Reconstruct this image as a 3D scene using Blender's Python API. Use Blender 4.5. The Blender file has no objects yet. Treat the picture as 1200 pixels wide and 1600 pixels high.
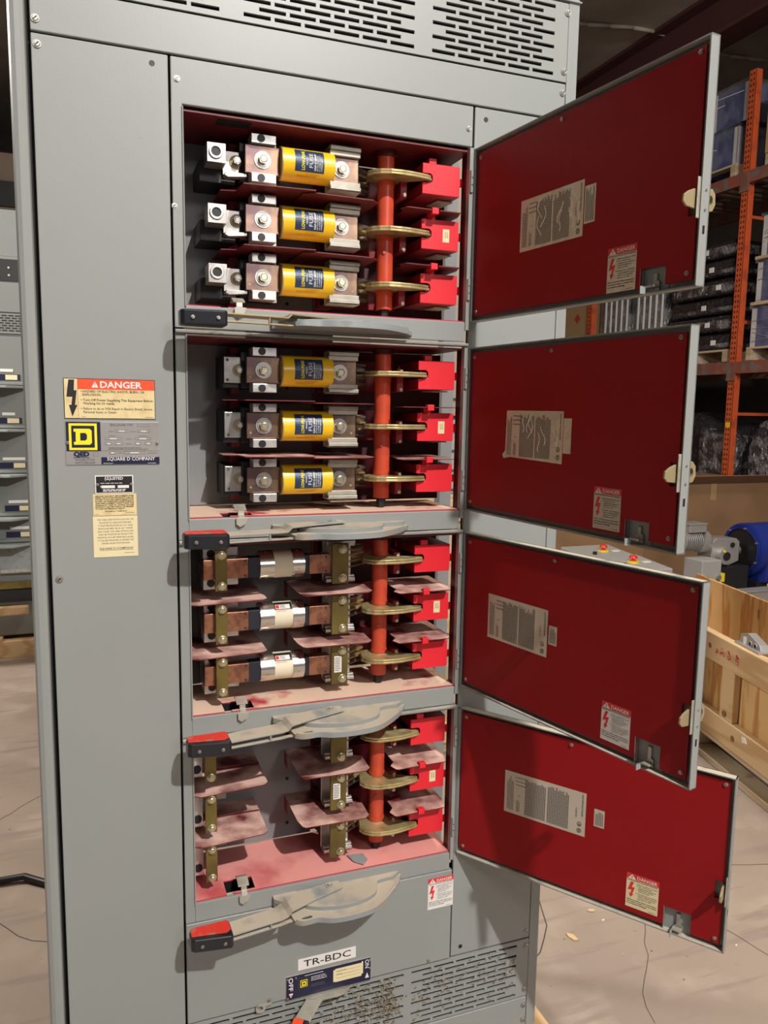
import bpy, math, random
from mathutils import Vector, Matrix
random.seed(7)
C = bpy.context.scene
COL = C.collection
Z0 = 1.45                      # camera height above the warehouse floor; every z below is measured from that height

# ------------------------------------------------------------------ camera
cd = bpy.data.cameras.new('camera'); cam = bpy.data.objects.new('camera', cd); COL.objects.link(cam)
CX, CY = 0.0832063, -1.26717293
yaw, pit, rol = math.radians(20.69586601), math.radians(7.43898653), math.radians(0.92139909)
fv = Vector((math.sin(yaw)*math.cos(pit), math.cos(yaw)*math.cos(pit), -math.sin(pit)))
rv = Vector((math.cos(yaw), -math.sin(yaw), 0)); uv = rv.cross(fv)
r2 = rv*math.cos(rol)+uv*math.sin(rol); u2 = uv*math.cos(rol)-rv*math.sin(rol)
mw = Matrix.Identity(4)
for i in range(3):
    mw[i][0] = r2[i]; mw[i][1] = u2[i]; mw[i][2] = -fv[i]
mw[0][3], mw[1][3], mw[2][3] = CX, CY, Z0
cam.matrix_world = mw
cd.sensor_fit = 'VERTICAL'; cd.sensor_height = 36; cd.lens = 1222.08/1600*36; cd.clip_end = 60; cd.clip_start = .05
C.camera = cam
# ------------------------------------------------------------------ light and exposure
vs = C.view_settings
vs.view_transform = 'Standard'; vs.look = 'None'; vs.gamma = 1; vs.use_curve_mapping = False
vs.exposure = 0.0
w = bpy.data.worlds.new('world'); C.world = w; w.use_nodes = True
w.node_tree.nodes['Background'].inputs[0].default_value = (.95, .93, 1.0, 1)
w.node_tree.nodes['Background'].inputs[1].default_value = .15
def lamp(name, kind, loc, power, size=.1, color=(1, 1, 1), target=None, sy=None):
    d = bpy.data.lights.new(name, kind); d.energy = power; d.color = color
    if kind == 'AREA':
        d.size = size
        if sy: d.shape = 'RECTANGLE'; d.size_y = sy
    else: d.shadow_soft_size = size
    o = bpy.data.objects.new(name, d); COL.objects.link(o); o.location = (loc[0], loc[1], loc[2]+Z0)
    if target:
        o.rotation_euler = (Vector((target[0], target[1], target[2]+Z0))-o.location).to_track_quat('-Z', 'Y').to_euler()
    return o
lamp('key_work_light', 'POINT', (1.2, -3.6, 3.15), 960, .048, (1, .965, .93))
lamp('added_area_light', 'AREA', (1.6, -5.0, 1.6), 34, .7, (1, .965, .95), (.4, 0, -.6))  # unseen soft fill lamp added to lift the shade on the cabinet front
lamp('added_area_light', 'AREA', (2.6, 1.4, 3.6), 95, .5, (1, .88, .72), (2.7, 1.7, -1.4))  # unseen lamp added over the background to brighten crate and floor
lamp('added_area_light', 'AREA', (-2.3, 2.7, 2.2), 170, .5, (1, .92, .84), (-.9, 2.6, -1.4))  # unseen lamp added for the left background, placed where the cabinet shields the doors
lamp('added_area_light', 'AREA', (3.4, -1.5, 3.4), 60, .5, (1, .88, .74), (5.6, 4.0, .2))  # unseen lamp added to light the rack at right

# ------------------------------------------------------------------ materials
MATS = {}
def mat(name, col, rough=.5, metal=0., noise=None, bump=None, dust=None, spec=.5, trans=0., grain=None, emit=None, alpha=None):
    m = bpy.data.materials.new(name); m.use_nodes = True; nt = m.node_tree; N = nt.nodes; L = nt.links
    b = N['Principled BSDF']
    b.inputs['Base Color'].default_value = (*col, 1); b.inputs['Roughness'].default_value = rough
    b.inputs['Metallic'].default_value = metal; b.inputs['Specular IOR Level'].default_value = spec
    if trans: b.inputs['Transmission Weight'].default_value = trans
    if alpha is not None: b.inputs['Alpha'].default_value = alpha
    if emit: b.inputs['Emission Color'].default_value = (*emit[0], 1); b.inputs['Emission Strength'].default_value = emit[1]
    tc = N.new('ShaderNodeTexCoord'); src = tc.outputs['Object']
    last = None
    def rgb(c):
        n = N.new('ShaderNodeRGB'); n.outputs[0].default_value = (*c, 1); return n.outputs[0]
    def mix(f, a, c):
        n = N.new('ShaderNodeMix'); n.data_type = 'RGBA'
        L.new(f, n.inputs[0]); L.new(a, n.inputs[6]); L.new(c, n.inputs[7]); return n.outputs[2]
    def nz(scale, det=4, lo=.4, hi=.6, vec=None, stretch=None):
        t = N.new('ShaderNodeTexNoise'); t.inputs['Scale'].default_value = scale; t.inputs['Detail'].default_value = det
        v = vec or src
        if stretch:
            mp = N.new('ShaderNodeMapping'); mp.inputs['Scale'].default_value = stretch; L.new(v, mp.inputs[0]); v = mp.outputs[0]
        L.new(v, t.inputs['Vector'])
        r = N.new('ShaderNodeMapRange'); r.inputs[1].default_value = lo; r.inputs[2].default_value = hi
        L.new(t.outputs['Fac'], r.inputs[0]); return r.outputs[0], t.outputs['Fac']
    last = rgb(col)
    for it in (noise or []):                       # (colour, scale, lo, hi[, stretch])
        f, _ = nz(it[1], 5, it[2], it[3], stretch=it[4] if len(it) > 4 else None)
        last = mix(f, last, rgb(it[0]))
    if grain:                                      # wood: (dark colour, scale, stretch)
        wv = N.new('ShaderNodeTexWave'); wv.inputs['Scale'].default_value = grain[1]; wv.inputs['Distortion'].default_value = 9
        wv.inputs['Detail'].default_value = 3; wv.inputs['Detail Scale'].default_value = .8
        mp = N.new('ShaderNodeMapping'); mp.inputs['Scale'].default_value = grain[2]; L.new(src, mp.inputs[0]); L.new(mp.outputs[0], wv.inputs['Vector'])
        r = N.new('ShaderNodeMapRange'); r.inputs[1].default_value = .55; r.inputs[2].default_value = 1.; L.new(wv.outputs['Fac'], r.inputs[0])
        last = mix(r.outputs[0], last, rgb(grain[0]))
    if dust:                                       # settled dust on upward faces: (colour, lo, hi, scale)
        g = N.new('ShaderNodeNewGeometry'); s = N.new('ShaderNodeSeparateXYZ'); L.new(g.outputs['True Normal'], s.inputs[0])
        r = N.new('ShaderNodeMapRange'); r.inputs[1].default_value = .25; r.inputs[2].default_value = .7; L.new(s.outputs['Z'], r.inputs[0])
        f, _ = nz(dust[3], 6, dust[1], dust[2])
        mm = N.new('ShaderNodeMath'); mm.operation = 'MULTIPLY'; L.new(r.outputs[0], mm.inputs[0]); L.new(f, mm.inputs[1])
        last = mix(mm.outputs[0], last, rgb(dust[0]))
        rr = N.new('ShaderNodeMapRange'); rr.inputs[3].default_value = rough; rr.inputs[4].default_value = .95
        L.new(mm.outputs[0], rr.inputs[0]); L.new(rr.outputs[0], b.inputs['Roughness'])
        mt = N.new('ShaderNodeMapRange'); mt.inputs[3].default_value = metal; mt.inputs[4].default_value = 0
        L.new(mm.outputs[0], mt.inputs[0]); L.new(mt.outputs[0], b.inputs['Metallic'])
    L.new(last, b.inputs['Base Color'])
    if bump:                                       # (scale, strength, distance)
        _, f = nz(bump[0], 4); bp = N.new('ShaderNodeBump'); bp.inputs['Strength'].default_value = bump[1]
        bp.inputs['Distance'].default_value = bump[2] if len(bump) > 2 else .001
        L.new(f, bp.inputs['Height']); L.new(bp.outputs[0], b.inputs['Normal'])
    MATS[name] = m
    return m
DUST = (.42, .36, .27)
mat('gray_paint', (.285, .305, .290), .40, noise=[((.31, .315, .305), 2.2, .45, .8), ((.24, .25, .235), 60, .74, .80)], bump=(420, .12, .0006))
mat('gray_paint_cool', (.30, .34, .34), .40, noise=[((.24, .26, .25), 9, .5, .7)], bump=(400, .1, .0005))
mat('gray_cast_dusty', (.27, .30, .30), .45, noise=[((.33, .30, .235), 14, .46, .6)], dust=((.52, .455, .35), .3, .5, 22))
mat('gray_cast', (.30, .335, .335), .38, noise=[((.22, .23, .22), 30, .55, .7)])
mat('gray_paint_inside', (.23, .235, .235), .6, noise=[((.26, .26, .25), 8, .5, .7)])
mat('frame_dusty', (.245, .262, .250), .5, noise=[((.12, .12, .10), 40, .6, .68)], dust=((.50, .45, .36), .3, .5, 30))
mat('gap_shade', (.012, .012, .013), .8)
mat('black', (.012, .012, .014), .45)
mat('black_plastic', (.016, .017, .022), .32, bump=(200, .2, .0004))
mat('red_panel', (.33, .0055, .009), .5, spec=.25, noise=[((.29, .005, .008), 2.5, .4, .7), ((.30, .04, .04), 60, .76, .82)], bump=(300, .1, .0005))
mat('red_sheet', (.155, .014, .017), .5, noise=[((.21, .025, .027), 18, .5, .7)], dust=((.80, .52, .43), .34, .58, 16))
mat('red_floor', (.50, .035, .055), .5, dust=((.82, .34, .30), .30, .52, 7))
mat('red_floor_thick', (.50, .035, .055), .5, dust=((.78, .56, .42), .34, .46, 11))
mat('red_block', (.80, .022, .036), .42, bump=(160, .05, .0004))
mat('red_molding', (.26, .012, .02), .45)
mat('maroon', (.07, .010, .014), .5)
mat('shaft_orange', (.60, .075, .030), .36, noise=[((.50, .06, .03), 30, .5, .7)])
mat('brass_lever', (.60, .50, .24), .38, .55, noise=[((.40, .31, .12), 45, .45, .65)], dust=((.55, .46, .30), .5, .75, 30))
mat('olive_strap', (.20, .155, .040), .40, .45, noise=[((.14, .10, .03), 20, .4, .65)])
mat('copper', (.44, .20, .115), .38, .75, noise=[((.25, .115, .075), 60, .45, .62)], bump=(120, .2, .0006))
mat('tin_plate', (.50, .48, .45), .34, .8, noise=[((.36, .33, .30), 40, .4, .65)])
mat('aluminium', (.66, .65, .62), .36, .75, noise=[((.5, .48, .44), 50, .5, .7)])
mat('aluminium_dull', (.47, .45, .38), .45, .35, noise=[((.38, .35, .28), 40, .45, .65)])
mat('blade_tarnish', (.29, .185, .125), .30, .75, noise=[((.16, .10, .10), 30, .4, .6), ((.44, .30, .20), 16, .56, .72)], bump=(80, .15, .0006))
mat('bolt_zinc', (.62, .56, .38), .30, .85)
mat('bolt_steel', (.50, .48, .44), .36, .85)
mat('fuse_yellow', (.95, .62, .012), .28, noise=[((.85, .50, .01), 6, .5, .7)])
mat('fuse_orange_print', (.55, .20, .01), .5)
mat('label_navy', (.018, .045, .105), .40)
mat('label_blue', (.03, .12, .32), .4)
mat('navy', (.010, .012, .045), .4)
mat('ink_yellow', (.95, .80, .02), .45)
mat('ink_black', (.012, .012, .012), .5)
mat('ink_gray', (.10, .10, .09), .6)
mat('ink_red', (.72, .035, .03), .45)
mat('ink_orange_red', (.85, .085, .025), .45)
mat('white', (.80, .78, .74), .5)
mat('label_cream', (.78, .64, .33), .5, noise=[((.66, .50, .24), 60, .5, .72)])
mat('label_cream_pale', (.80, .70, .42), .5)
mat('label_silver', (.62, .56, .46), .40, .25)
mat('label_silver_wrinkled', (.78, .70, .56), .25, .2, bump=(34, .9, .006))
mat('label_silver_glint', (.90, .84, .70), .3, 0)
mat('nameplate', (.44, .43, .41), .40, .6, noise=[((.38, .34, .30), 12, .45, .65)])
mat('fuse_cap', (.70, .66, .60), .22, .95, bump=(40, .15, .001))
mat('fuse_paper', (.80, .73, .54), .6)
mat('grip_red', (.72, .045, .03), .45, noise=[((.30, .24, .16), 55, .56, .68)])
mat('brass_latch', (.37, .30, .165), .5, .3)
mat('navy_bar', (.016, .018, .030), .5)
mat('dust_lint', (.27, .215, .13), .95)
# setting and background
mat('concrete', (.33, .265, .215), .75, noise=[((.26, .21, .172), 1.3, .38, .66), ((.38, .315, .26), 4.5, .52, .7), ((.12, .10, .085), 30, .70, .76), ((.26, .21, .175), 3.0, .56, .66, (1, 7, 1))], bump=(25, .25, .004))
mat('floor_crack', (.06, .05, .042), .9)
mat('ceiling_deck', (.42, .37, .31), .9, noise=[((.34, .30, .26), 1.5, .4, .6)])
mat('beam_maroon', (.075, .022, .024), .8)
mat('back_wall', (.10, .085, .068), .9)
mat('locker_beige', (.34, .295, .235), .6)
mat('wall_tan', (.38, .30, .215), .85)
mat('rack_orange', (.62, .105, .030), .5, noise=[((.40, .07, .03), 10, .5, .7)])
mat('rack_red', (.34, .050, .030), .55)
mat('rack_beam', (.20, .085, .060), .6, noise=[((.30, .07, .04), 14, .5, .6), ((.17, .14, .12), 9, .5, .6)])
mat('pine', (.62, .44, .24), .7, noise=[((.40, .24, .11), 14, .68, .74)], grain=((.50, .32, .155), 2.2, (1, .25, 6)))
mat('pine_old', (.52, .42, .29), .75, noise=[((.33, .24, .15), 12, .6, .72)], grain=((.42, .31, .19), 3, (.5, .5, 6)))
mat('plywood', (.66, .43, .18), .7, grain=((.46, .21, .06), 5.5, (1., 2.6, .35)), noise=[((.58, .38, .18), 5, .5, .7)])
mat('cardboard', (.27, .155, .075), .85, noise=[((.22, .125, .06), 3, .4, .7)])
mat('cardboard_light', (.40, .25, .12), .85)
mat('box_blue', (.022, .045, .20), .5)
mat('box_white', (.78, .77, .76), .6)
mat('wood_box', (.42, .27, .11), .8, grain=((.34, .21, .08), 2, (1, 1, 5)))
mat('shrink_wrap', (.55, .54, .53), .16, spec=.8, noise=[((.25, .25, .26), 6, .4, .6)], bump=(16, .8, .02), alpha=.15)
mat('wrap_dark', (.016, .016, .020), .10, spec=1., bump=(22, 1., .05))
mat('wrap_gray', (.20, .20, .205), .10, spec=1., noise=[((.035, .035, .04), 9, .42, .56), ((.60, .60, .60), 26, .62, .68, (1, 1, .35))], bump=(26, 1., .05))
mat('motor_gray', (.42, .41, .40), .38, .5)
mat('belt_blue', (.012, .028, .22), .45)
mat('box_gray', (.36, .36, .35), .5)
mat('estop_red', (.75, .03, .02), .3)
mat('safety_yellow', (.80, .62, .02), .5)
mat('paint_red_mark', (.45, .05, .05), .7)
mat('crate_knot', (.22, .11, .05), .8)
mat('bg_gray', (.20, .215, .205), .5)

# ------------------------------------------------------------------ mesh builder
class MB:
    def __init__(s, default='gray_paint'):
        s.v = []; s.f = []; s.mi = []; s.sm = []; s.mats = []; s.cur = default; s.X = None
    def mt(s, n): s.cur = n; return s
    def _m(s, n=None):
        n = n or s.cur
        if n not in s.mats: s.mats.append(n)
        return s.mats.index(n)
    def add(s, vs_, fs, m=None, smooth=False):
        k = len(s.v); mi = s._m(m)
        for p in vs_:
            p = Vector(p)
            if s.X: p = s.X @ p
            s.v.append(p)
        for f in fs: s.f.append([k+i for i in f]); s.mi.append(mi); s.sm.append(smooth)
    def box(s, x0, x1, y0, y1, z0, z1, m=None):
        if x0 > x1: x0, x1 = x1, x0
        if y0 > y1: y0, y1 = y1, y0
        if z0 > z1: z0, z1 = z1, z0
        s.add([(x0,y0,z0),(x1,y0,z0),(x1,y1,z0),(x0,y1,z0),(x0,y0,z1),(x1,y0,z1),(x1,y1,z1),(x0,y1,z1)],
              [(0,3,2,1),(4,5,6,7),(0,1,5,4),(1,2,6,5),(2,3,7,6),(3,0,4,7)], m); return s
    def prism(s, poly, a, b, plane='xy', m=None):
        """extrude 2D poly; plane xy -> (p,q,t); xz -> (p,t,q); yz -> (t,p,q)"""
        if a > b: a, b = b, a
        n = len(poly)
        ar = sum(poly[i][0]*poly[(i+1) % n][1]-poly[(i+1) % n][0]*poly[i][1] for i in range(n))
        if ar < 0: poly = poly[::-1]
        def P(p, t): return (p[0], p[1], t) if plane == 'xy' else ((p[0], t, p[1]) if plane == 'xz' else (t, p[0], p[1]))
        vs_ = [P(p, a) for p in poly]+[P(p, b) for p in poly]
        fs = [tuple(reversed(range(n))), tuple(range(n, 2*n))]+[(i, (i+1) % n, n+(i+1) % n, n+i) for i in range(n)]
        if plane == 'xz': fs = [tuple(reversed(f)) for f in fs]
        s.add(vs_, fs, m); return s
    def cyl(s, p0, p1, r, n=20, r1=None, m=None, caps=True):
        p0 = Vector(p0); p1 = Vector(p1); d = (p1-p0).normalized(); r1 = r if r1 is None else r1
        a = d.orthogonal().normalized(); b = d.cross(a)
        vs_ = []
        for p, rr in ((p0, r), (p1, r1)):
            for i in range(n):
                t = 2*math.pi*i/n; vs_.append(p+a*math.cos(t)*rr+b*math.sin(t)*rr)
        s.add(vs_, [(i, (i+1) % n, n+(i+1) % n, n+i) for i in range(n)], m, n > 8)
        if caps: s.add(vs_, [tuple(reversed(range(n))), tuple(range(n, 2*n))], m)
        return s
    def ring(s, p0, p1, r, ri, n=20, m=None):
        p0 = Vector(p0); p1 = Vector(p1); d = (p1-p0).normalized(); a = d.orthogonal().normalized(); b = d.cross(a)
        vs_ = []
        for p, rr in ((p0, r), (p1, r), (p1, ri), (p0, ri)):
            for i in range(n):
                t = 2*math.pi*i/n; vs_.append(p+a*math.cos(t)*rr+b*math.sin(t)*rr)
        fs = []
        for k in range(4):
            for i in range(n):
                k2 = (k+1) % 4; fs.append((k*n+i, k*n+(i+1) % n, k2*n+(i+1) % n, k2*n+i))
        s.add(vs_, fs, m, False); return s
    def bolt(s, p, r=.0065, h=.006, wr=.011, m='bolt_zinc', d=(0, -1, 0), wm='bolt_steel'):
        p = Vector(p); d = Vector(d)
        if wr: s.cyl(p, p+d*.0018, wr, 20, m=wm); s.ring(p+d*.0018, p+d*.003, wr*.8, r*.6, 18, m=wm)
        s.cyl(p+d*.0018, p+d*(.0018+h), r, 6, m=m); s.cyl(p+d*(.0018+h), p+d*(.0026+h), r*.8, 12, r1=r*.6, m=m)
        return s
    def tube(s, pts, r, n=8, m=None, flat=1.):
        pts = [Vector(p) for p in pts]; vs_ = []
        a = None
        for i, p in enumerate(pts):
            d = (pts[min(i+1, len(pts)-1)]-pts[max(i-1, 0)]).normalized()
            a = d.orthogonal().normalized() if a is None else (a-d*a.dot(d)).normalized()
            b = d.cross(a)
            for k in range(n):
                t = 2*math.pi*k/n; vs_.append(p+a*math.cos(t)*r+b*math.sin(t)*r)
        fs = [(i*n+k, i*n+(k+1) % n, (i+1)*n+(k+1) % n, (i+1)*n+k) for i in range(len(pts)-1) for k in range(n)]
        fs += [tuple(reversed(range(n))), tuple(range((len(pts)-1)*n, len(pts)*n))]
        s.add(vs_, fs, m, True); return s
    def screw(s, p, r=.0038, d=(0, -1, 0), m='bolt_steel'):
        p = Vector(p); d = Vector(d).normalized()
        s.cyl(p, p+d*.0012, r*1.25, 16, m=m); s.cyl(p+d*.0012, p+d*.003, r, 16, r1=r*.8, m=m)
        a = Vector((.7, 0, .7)) if abs(d.y) > .7 else d.orthogonal()
        b = d.cross(a).normalized()*r*.18; a = a.normalized()*r*.7; q = p+d*.0031
        s.add([q-a-b, q+a-b, q+a+b, q-a+b], [(0, 1, 2, 3), (3, 2, 1, 0)], 'ink_black'); return s
    def quad(s, fn, x0, x1, y0, y1, m=None, nx=1):
        vs_ = []
        for i in range(nx+1):
            x = x0+(x1-x0)*i/nx; vs_ += [fn(x, y0), fn(x, y1)]
        s.add(vs_, [(2*i, 2*i+2, 2*i+3, 2*i+1) for i in range(nx)], m); return s
    def poly(s, fn, pts, m=None):
        n = len(pts)
        if sum(pts[i][0]*pts[(i+1) % n][1]-pts[(i+1) % n][0]*pts[i][1] for i in range(n)) < 0: pts = pts[::-1]
        s.add([fn(*p) for p in pts], [tuple(range(n))], m); return s
    def text(s, st, size, fn, x, y, m=None, al='L', wid=None, rot=False, bold=0.):
        vs_, fs, W = font(st, bold)
        k = size; kx = k if wid is None else wid/max(W, 1e-6)
        ox = {'L': 0, 'C': -W*kx/2, 'R': -W*kx}[al]
        out = []
        for (a, b) in vs_:
            a, b = ox+a*kx, b*k
            out.append(fn(x-b, y+a) if rot else fn(x+a, y+b))
        s.add(out, fs, m); return s
    def bars(s, fn, x0, x1, y0, y1, rows, m='ink_gray', fill=.8, word=(.004, .012), rot=False, th=.45):
        """small illegible print: rows of word-length strokes"""
        for r in range(rows):
            if rot:
                px = x0+(x1-x0)*(r+.5)/rows; h = (x1-x0)/rows*th/2; a, b = y0, y0+(y1-y0)*(fill+random.random()*(1-fill))
            else:
                px = y1-(y1-y0)*(r+.5)/rows; h = (y1-y0)/rows*th/2; a, b = x0, x0+(x1-x0)*(fill+random.random()*(1-fill))
            while a < b:
                l = min(random.uniform(*word), b-a)
                if rot: s.quad(fn, px-h, px+h, a, a+l*.82, m)
                else: s.quad(fn, a, a+l*.82, px-h, px+h, m)
                a += l
        return s
    def build(s, name, parent=None, bevel=0, seg=2, label=None):
        me = bpy.data.meshes.new(name)
        off = Vector((0, 0, Z0))
        if parent is not None: off = off-wloc(parent)
        me.from_pydata([tuple(p+off) for p in s.v], [], s.f); me.update()
        for n in s.mats: me.materials.append(MATS[n])
        me.polygons.foreach_set('material_index', s.mi); me.polygons.foreach_set('use_smooth', s.sm)
        me.validate()
        o = bpy.data.objects.new(name, me); COL.objects.link(o)
        if parent is not None: o.parent = parent
        if bevel:
            b = o.modifiers.new('bevel', 'BEVEL'); b.width = bevel; b.segments = seg; b.limit_method = 'ANGLE'; b.angle_limit = math.radians(50)
        if label: o['label'] = label
        return o
def wloc(o):
    v = Vector((0, 0, 0))
    while o is not None: v += o.location; o = o.parent
    return v
_f = {}
def font(st, bold=0.):
    if (st, bold) in _f: return _f[(st, bold)]
    c = bpy.data.curves.new('t', 'FONT'); c.body = st; c.size = 1.38; c.resolution_u = 2; c.fill_mode = 'FRONT'; c.offset = bold
    o = bpy.data.objects.new('t', c); COL.objects.link(o)
    me = bpy.data.meshes.new_from_object(o.evaluated_get(bpy.context.evaluated_depsgraph_get()))
    vs_ = [(v.co.x, v.co.y) for v in me.vertices]; fs = []
    for p in me.polygons:
        fs.append(tuple(p.vertices) if p.normal.z > 0 else tuple(reversed(p.vertices)))
    x0 = min((v[0] for v in vs_), default=0); vs_ = [(a-x0, b) for a, b in vs_]; W = max((v[0] for v in vs_), default=1)
    bpy.data.objects.remove(o); bpy.data.curves.remove(c); bpy.data.meshes.remove(me)
    _f[(st, bold)] = (vs_, fs, W); return _f[(st, bold)]
def thing(name, loc, label, cat, group=None):
    o = bpy.data.objects.new(name, None); COL.objects.link(o); o.empty_display_size = .05
    o.location = (loc[0], loc[1], loc[2]+Z0); return tag(o, label, cat, group)
def tag(o, label, cat, group=None):
    o['label'] = label; o['category'] = cat
    if group: o['group'] = group
    return o
def struct(o): o['kind'] = 'structure'; return o
def copy_tree(o, delta, label, group=None):
    c = o.copy(); COL.objects.link(c); c.location = o.location+Vector(delta); c['label'] = label
    if group: c['group'] = group
    for ch in o.children:
        d = ch.copy(); COL.objects.link(d); d.parent = c
        for g in ch.children:
            e = g.copy(); COL.objects.link(e); e.parent = d
    return c
def flat(y):                                        # surface frame facing the viewer at depth y
    return lambda a, b: (a, y, b)
FL = -1.45

# ================================================================== the warehouse
mb = MB('concrete'); mb.box(-9, 13, -7, 14, FL-.2, FL); struct(mb.build('floor'))
mb = MB('floor_crack')
def crack(x, y, ang, n, step, wd):
    pts = [(x, y)]
    for i in range(n):
        ang += random.uniform(-.35, .35); x += math.cos(ang)*step; y += math.sin(ang)*step; pts.append((x, y))
    for (a, b), (c, d) in zip(pts, pts[1:]):
        nx, ny = -(d-b), c-a; l = math.hypot(nx, ny) or 1; nx, ny = nx/l*wd, ny/l*wd
        mb.add([(a-nx, b-ny, FL+.0006), (a+nx, b+ny, FL+.0006), (c+nx, d+ny, FL+.0006), (c-nx, d-ny, FL+.0006)], [(0, 3, 2, 1), (0, 1, 2, 3)])
crack(1.25, .95, -1.0, 22, .06, .0016); crack(1.55, .75, -.9, 16, .06, .001); crack(2.0, .55, -.2, 14, .05, .0012)
crack(-.5, 2.2, 1.9, 10, .06, .002); crack(-.25, 1.1, -1.2, 10, .05, .0012); crack(-.3, 1.6, .3, 9, .05, .001); crack(1.6, .6, -1.4, 12, .05, .0008)
tag(mb.build('floor_cracks'), 'thin dark hairline cracks across the grey-brown concrete floor', 'crack')['kind'] = 'stuff'
struct(MB('ceiling_deck').box(-9, 13, -7, 14, 4.2, 4.3).build('ceiling'))
struct(MB('back_wall').box(-9, 13, 13.9, 14.1, FL, 4.2).build('wall_back'))
struct(MB('back_wall').box(-9.1, -9, -7, 14, FL, 4.2).build('wall_left'))
struct(MB('back_wall').box(12.9, 13, -7, 14, FL, 4.2).build('wall_right'))
for i, (x, wd) in enumerate(((6.05, .30), (8.6, .5), (3.4, .4), (.4, .4), (-1.9, .4))):
    mb = MB('beam_maroon'); mb.box(x, x+wd, -6, 13.9, 3.75, 3.79); mb.box(x, x+wd, -6, 13.9, 4.16, 4.2); mb.box(x+wd/2-.01, x+wd/2+.01, -6, 13.9, 3.79, 4.16)
    struct(mb.build('trim_%d' % (i+1)))
mb = MB('ceiling_deck')
for k in range(12):
    mb.tube([(4.4+k*.28, 6.4+math.sin(k*.7)*.05, 4.16-.03*math.sin(k*.9)), (4.68+k*.28, 6.4+math.sin(k*.7+.7)*.05, 4.16-.03*math.sin(k*.9+.9))], .022, 6)
tag(mb.build('hanging_conduit'), 'drooping conduit run across the dark ceiling deck', 'conduit')
mb = MB('wall_tan'); mb.box(-6, 2.2, 10.0, 10.15, FL, 3.1); mb.mt('black').box(-6, 2.2, 9.93, 10.0, 2.45, 2.75)
struct(mb.build('wall_partition'))

# ================================================================== the switchboard enclosure
W = .914; X1, X2, X3, X4 = .0228, .2108, .2287, .7133
ZB = [.1546, -.1778, -.5085, -.8396]; HO = .2885
board = thing('switchboard', (W/2, .25, FL+.1), 'tall grey electrical switchboard cabinet in front, slotted vents above, warning plates on its left cover', 'switchboard')
TOP, BOT = .72, -1.33
mb = MB('gray_paint')                                # left corner post, rounded roll edge
pts = [(-.004, .03), (-.004, -.004), (-.001, -.010), (.005, -.0125), (.012, -.0125), (.0165, -.010), (.018, -.004), (.018, .03)]
mb.prism(pts, BOT, TOP); mb.box(-.004, .0, .03, .5, BOT, TOP)
mb.build('corner_post', board, .0012)
mb = MB('gray_paint'); mb.box(.8925, W, -.002, .03, BOT, TOP-.002); mb.box(.910, W, .03, .06, BOT, TOP); mb.build('corner_post', board, .0015)
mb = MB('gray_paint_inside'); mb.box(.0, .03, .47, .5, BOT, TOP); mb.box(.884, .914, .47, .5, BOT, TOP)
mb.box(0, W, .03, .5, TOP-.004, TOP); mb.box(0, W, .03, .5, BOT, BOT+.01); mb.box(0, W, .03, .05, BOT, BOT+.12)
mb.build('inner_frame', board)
MB('gap_shade').box(.018, .8925, .012, .016, .447, TOP-.006).box(.018, .2235, .012, .016, BOT, .447).box(.7185, .8925, .012, .016, BOT, .447).box(.2235, .7185, .012, .016, BOT, -.873).build('shade_backing', board)  # near-black sheet added as the shade behind seams and vent slots
G = .0016
def panel(name, x0, x1, z0, z1, label=None, y0=-.003, holes=()):
    mb = MB('gray_paint'); mb.box(x0+G, x1-G, y0, .004, z0+G, z1-G)
    for h in holes: mb.cyl((h[0], y0-.0004, h[1]), (h[0], y0+.001, h[1]), .0042, 16, m='ink_black')
    return mb.build(name, board, .0016, 3, label)
def vent(name, x0, x1, z0, z1, groups, zr, n, pitch, L=.0415, P=.0475, hgt=.0058, label=None):
    """slotted sheet built as strips around real slots"""
    mb = MB('gray_paint'); ya, yb = -.003, .001
    rows = [zr+pitch*i for i in range(n)]
    edges = [z0+G]
    for r in rows: edges += [r-hgt/2, r+hgt/2]
    edges.append(z1-G)
    for i in range(0, len(edges), 2):
        if edges[i+1] > edges[i]: mb.box(x0+G, x1-G, ya, yb, edges[i], edges[i+1])
    for i, r in enumerate(rows):
        xs = x0+G
        for (a, cnt) in groups:
            m = cnt if i % 2 == 0 else cnt-1; st = a if i % 2 == 0 else a+P/2
            for k in range(m):
                mb.box(xs, st+k*P, ya, yb, r-hgt/2, r+hgt/2); xs = st+k*P+L
        mb.box(xs, x1-G, ya, yb, r-hgt/2, r+hgt/2)
    return mb.build(name, board, label=label)
vent('vent_panel', X1, .8925, .5768, .7085, [(.0538, 5), (.3215, 6), (.6325, 5)], .589, 11, .0109)
MB('gray_paint').box(X1, W+.002, -.006, .02, .7105, .7135).build('top_lip', board, .0008)
panel('upper_cover', X1, .8925, .5142, .5768)
panel('side_cover', X1, X2, BOT+.02, .5142, 'tall plain cover carrying the warning labels', holes=[(.1864, .4975), (.1895, -1.105)])
panel('header_cover', X2, X4, .4455, .5142)
panel('filler_cover', X4, .8925, -1.0608, .5142, holes=[(.7356, .4946), (.7354, -1.0421)])
panel('bottom_cover', X2, X4, -1.0608, -.8725, 'cover with white name strip and dark rating plate', y0=-.006)
vent('vent_panel', X2, .8925, -1.1905, -1.0608, [(.2425, 8), (.6325, 5)], -1.1825, 11, .0109, label='lower vent clogged with lint')
panel('base_cover', X2, .8925, BOT+.02, -1.1905)
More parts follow.
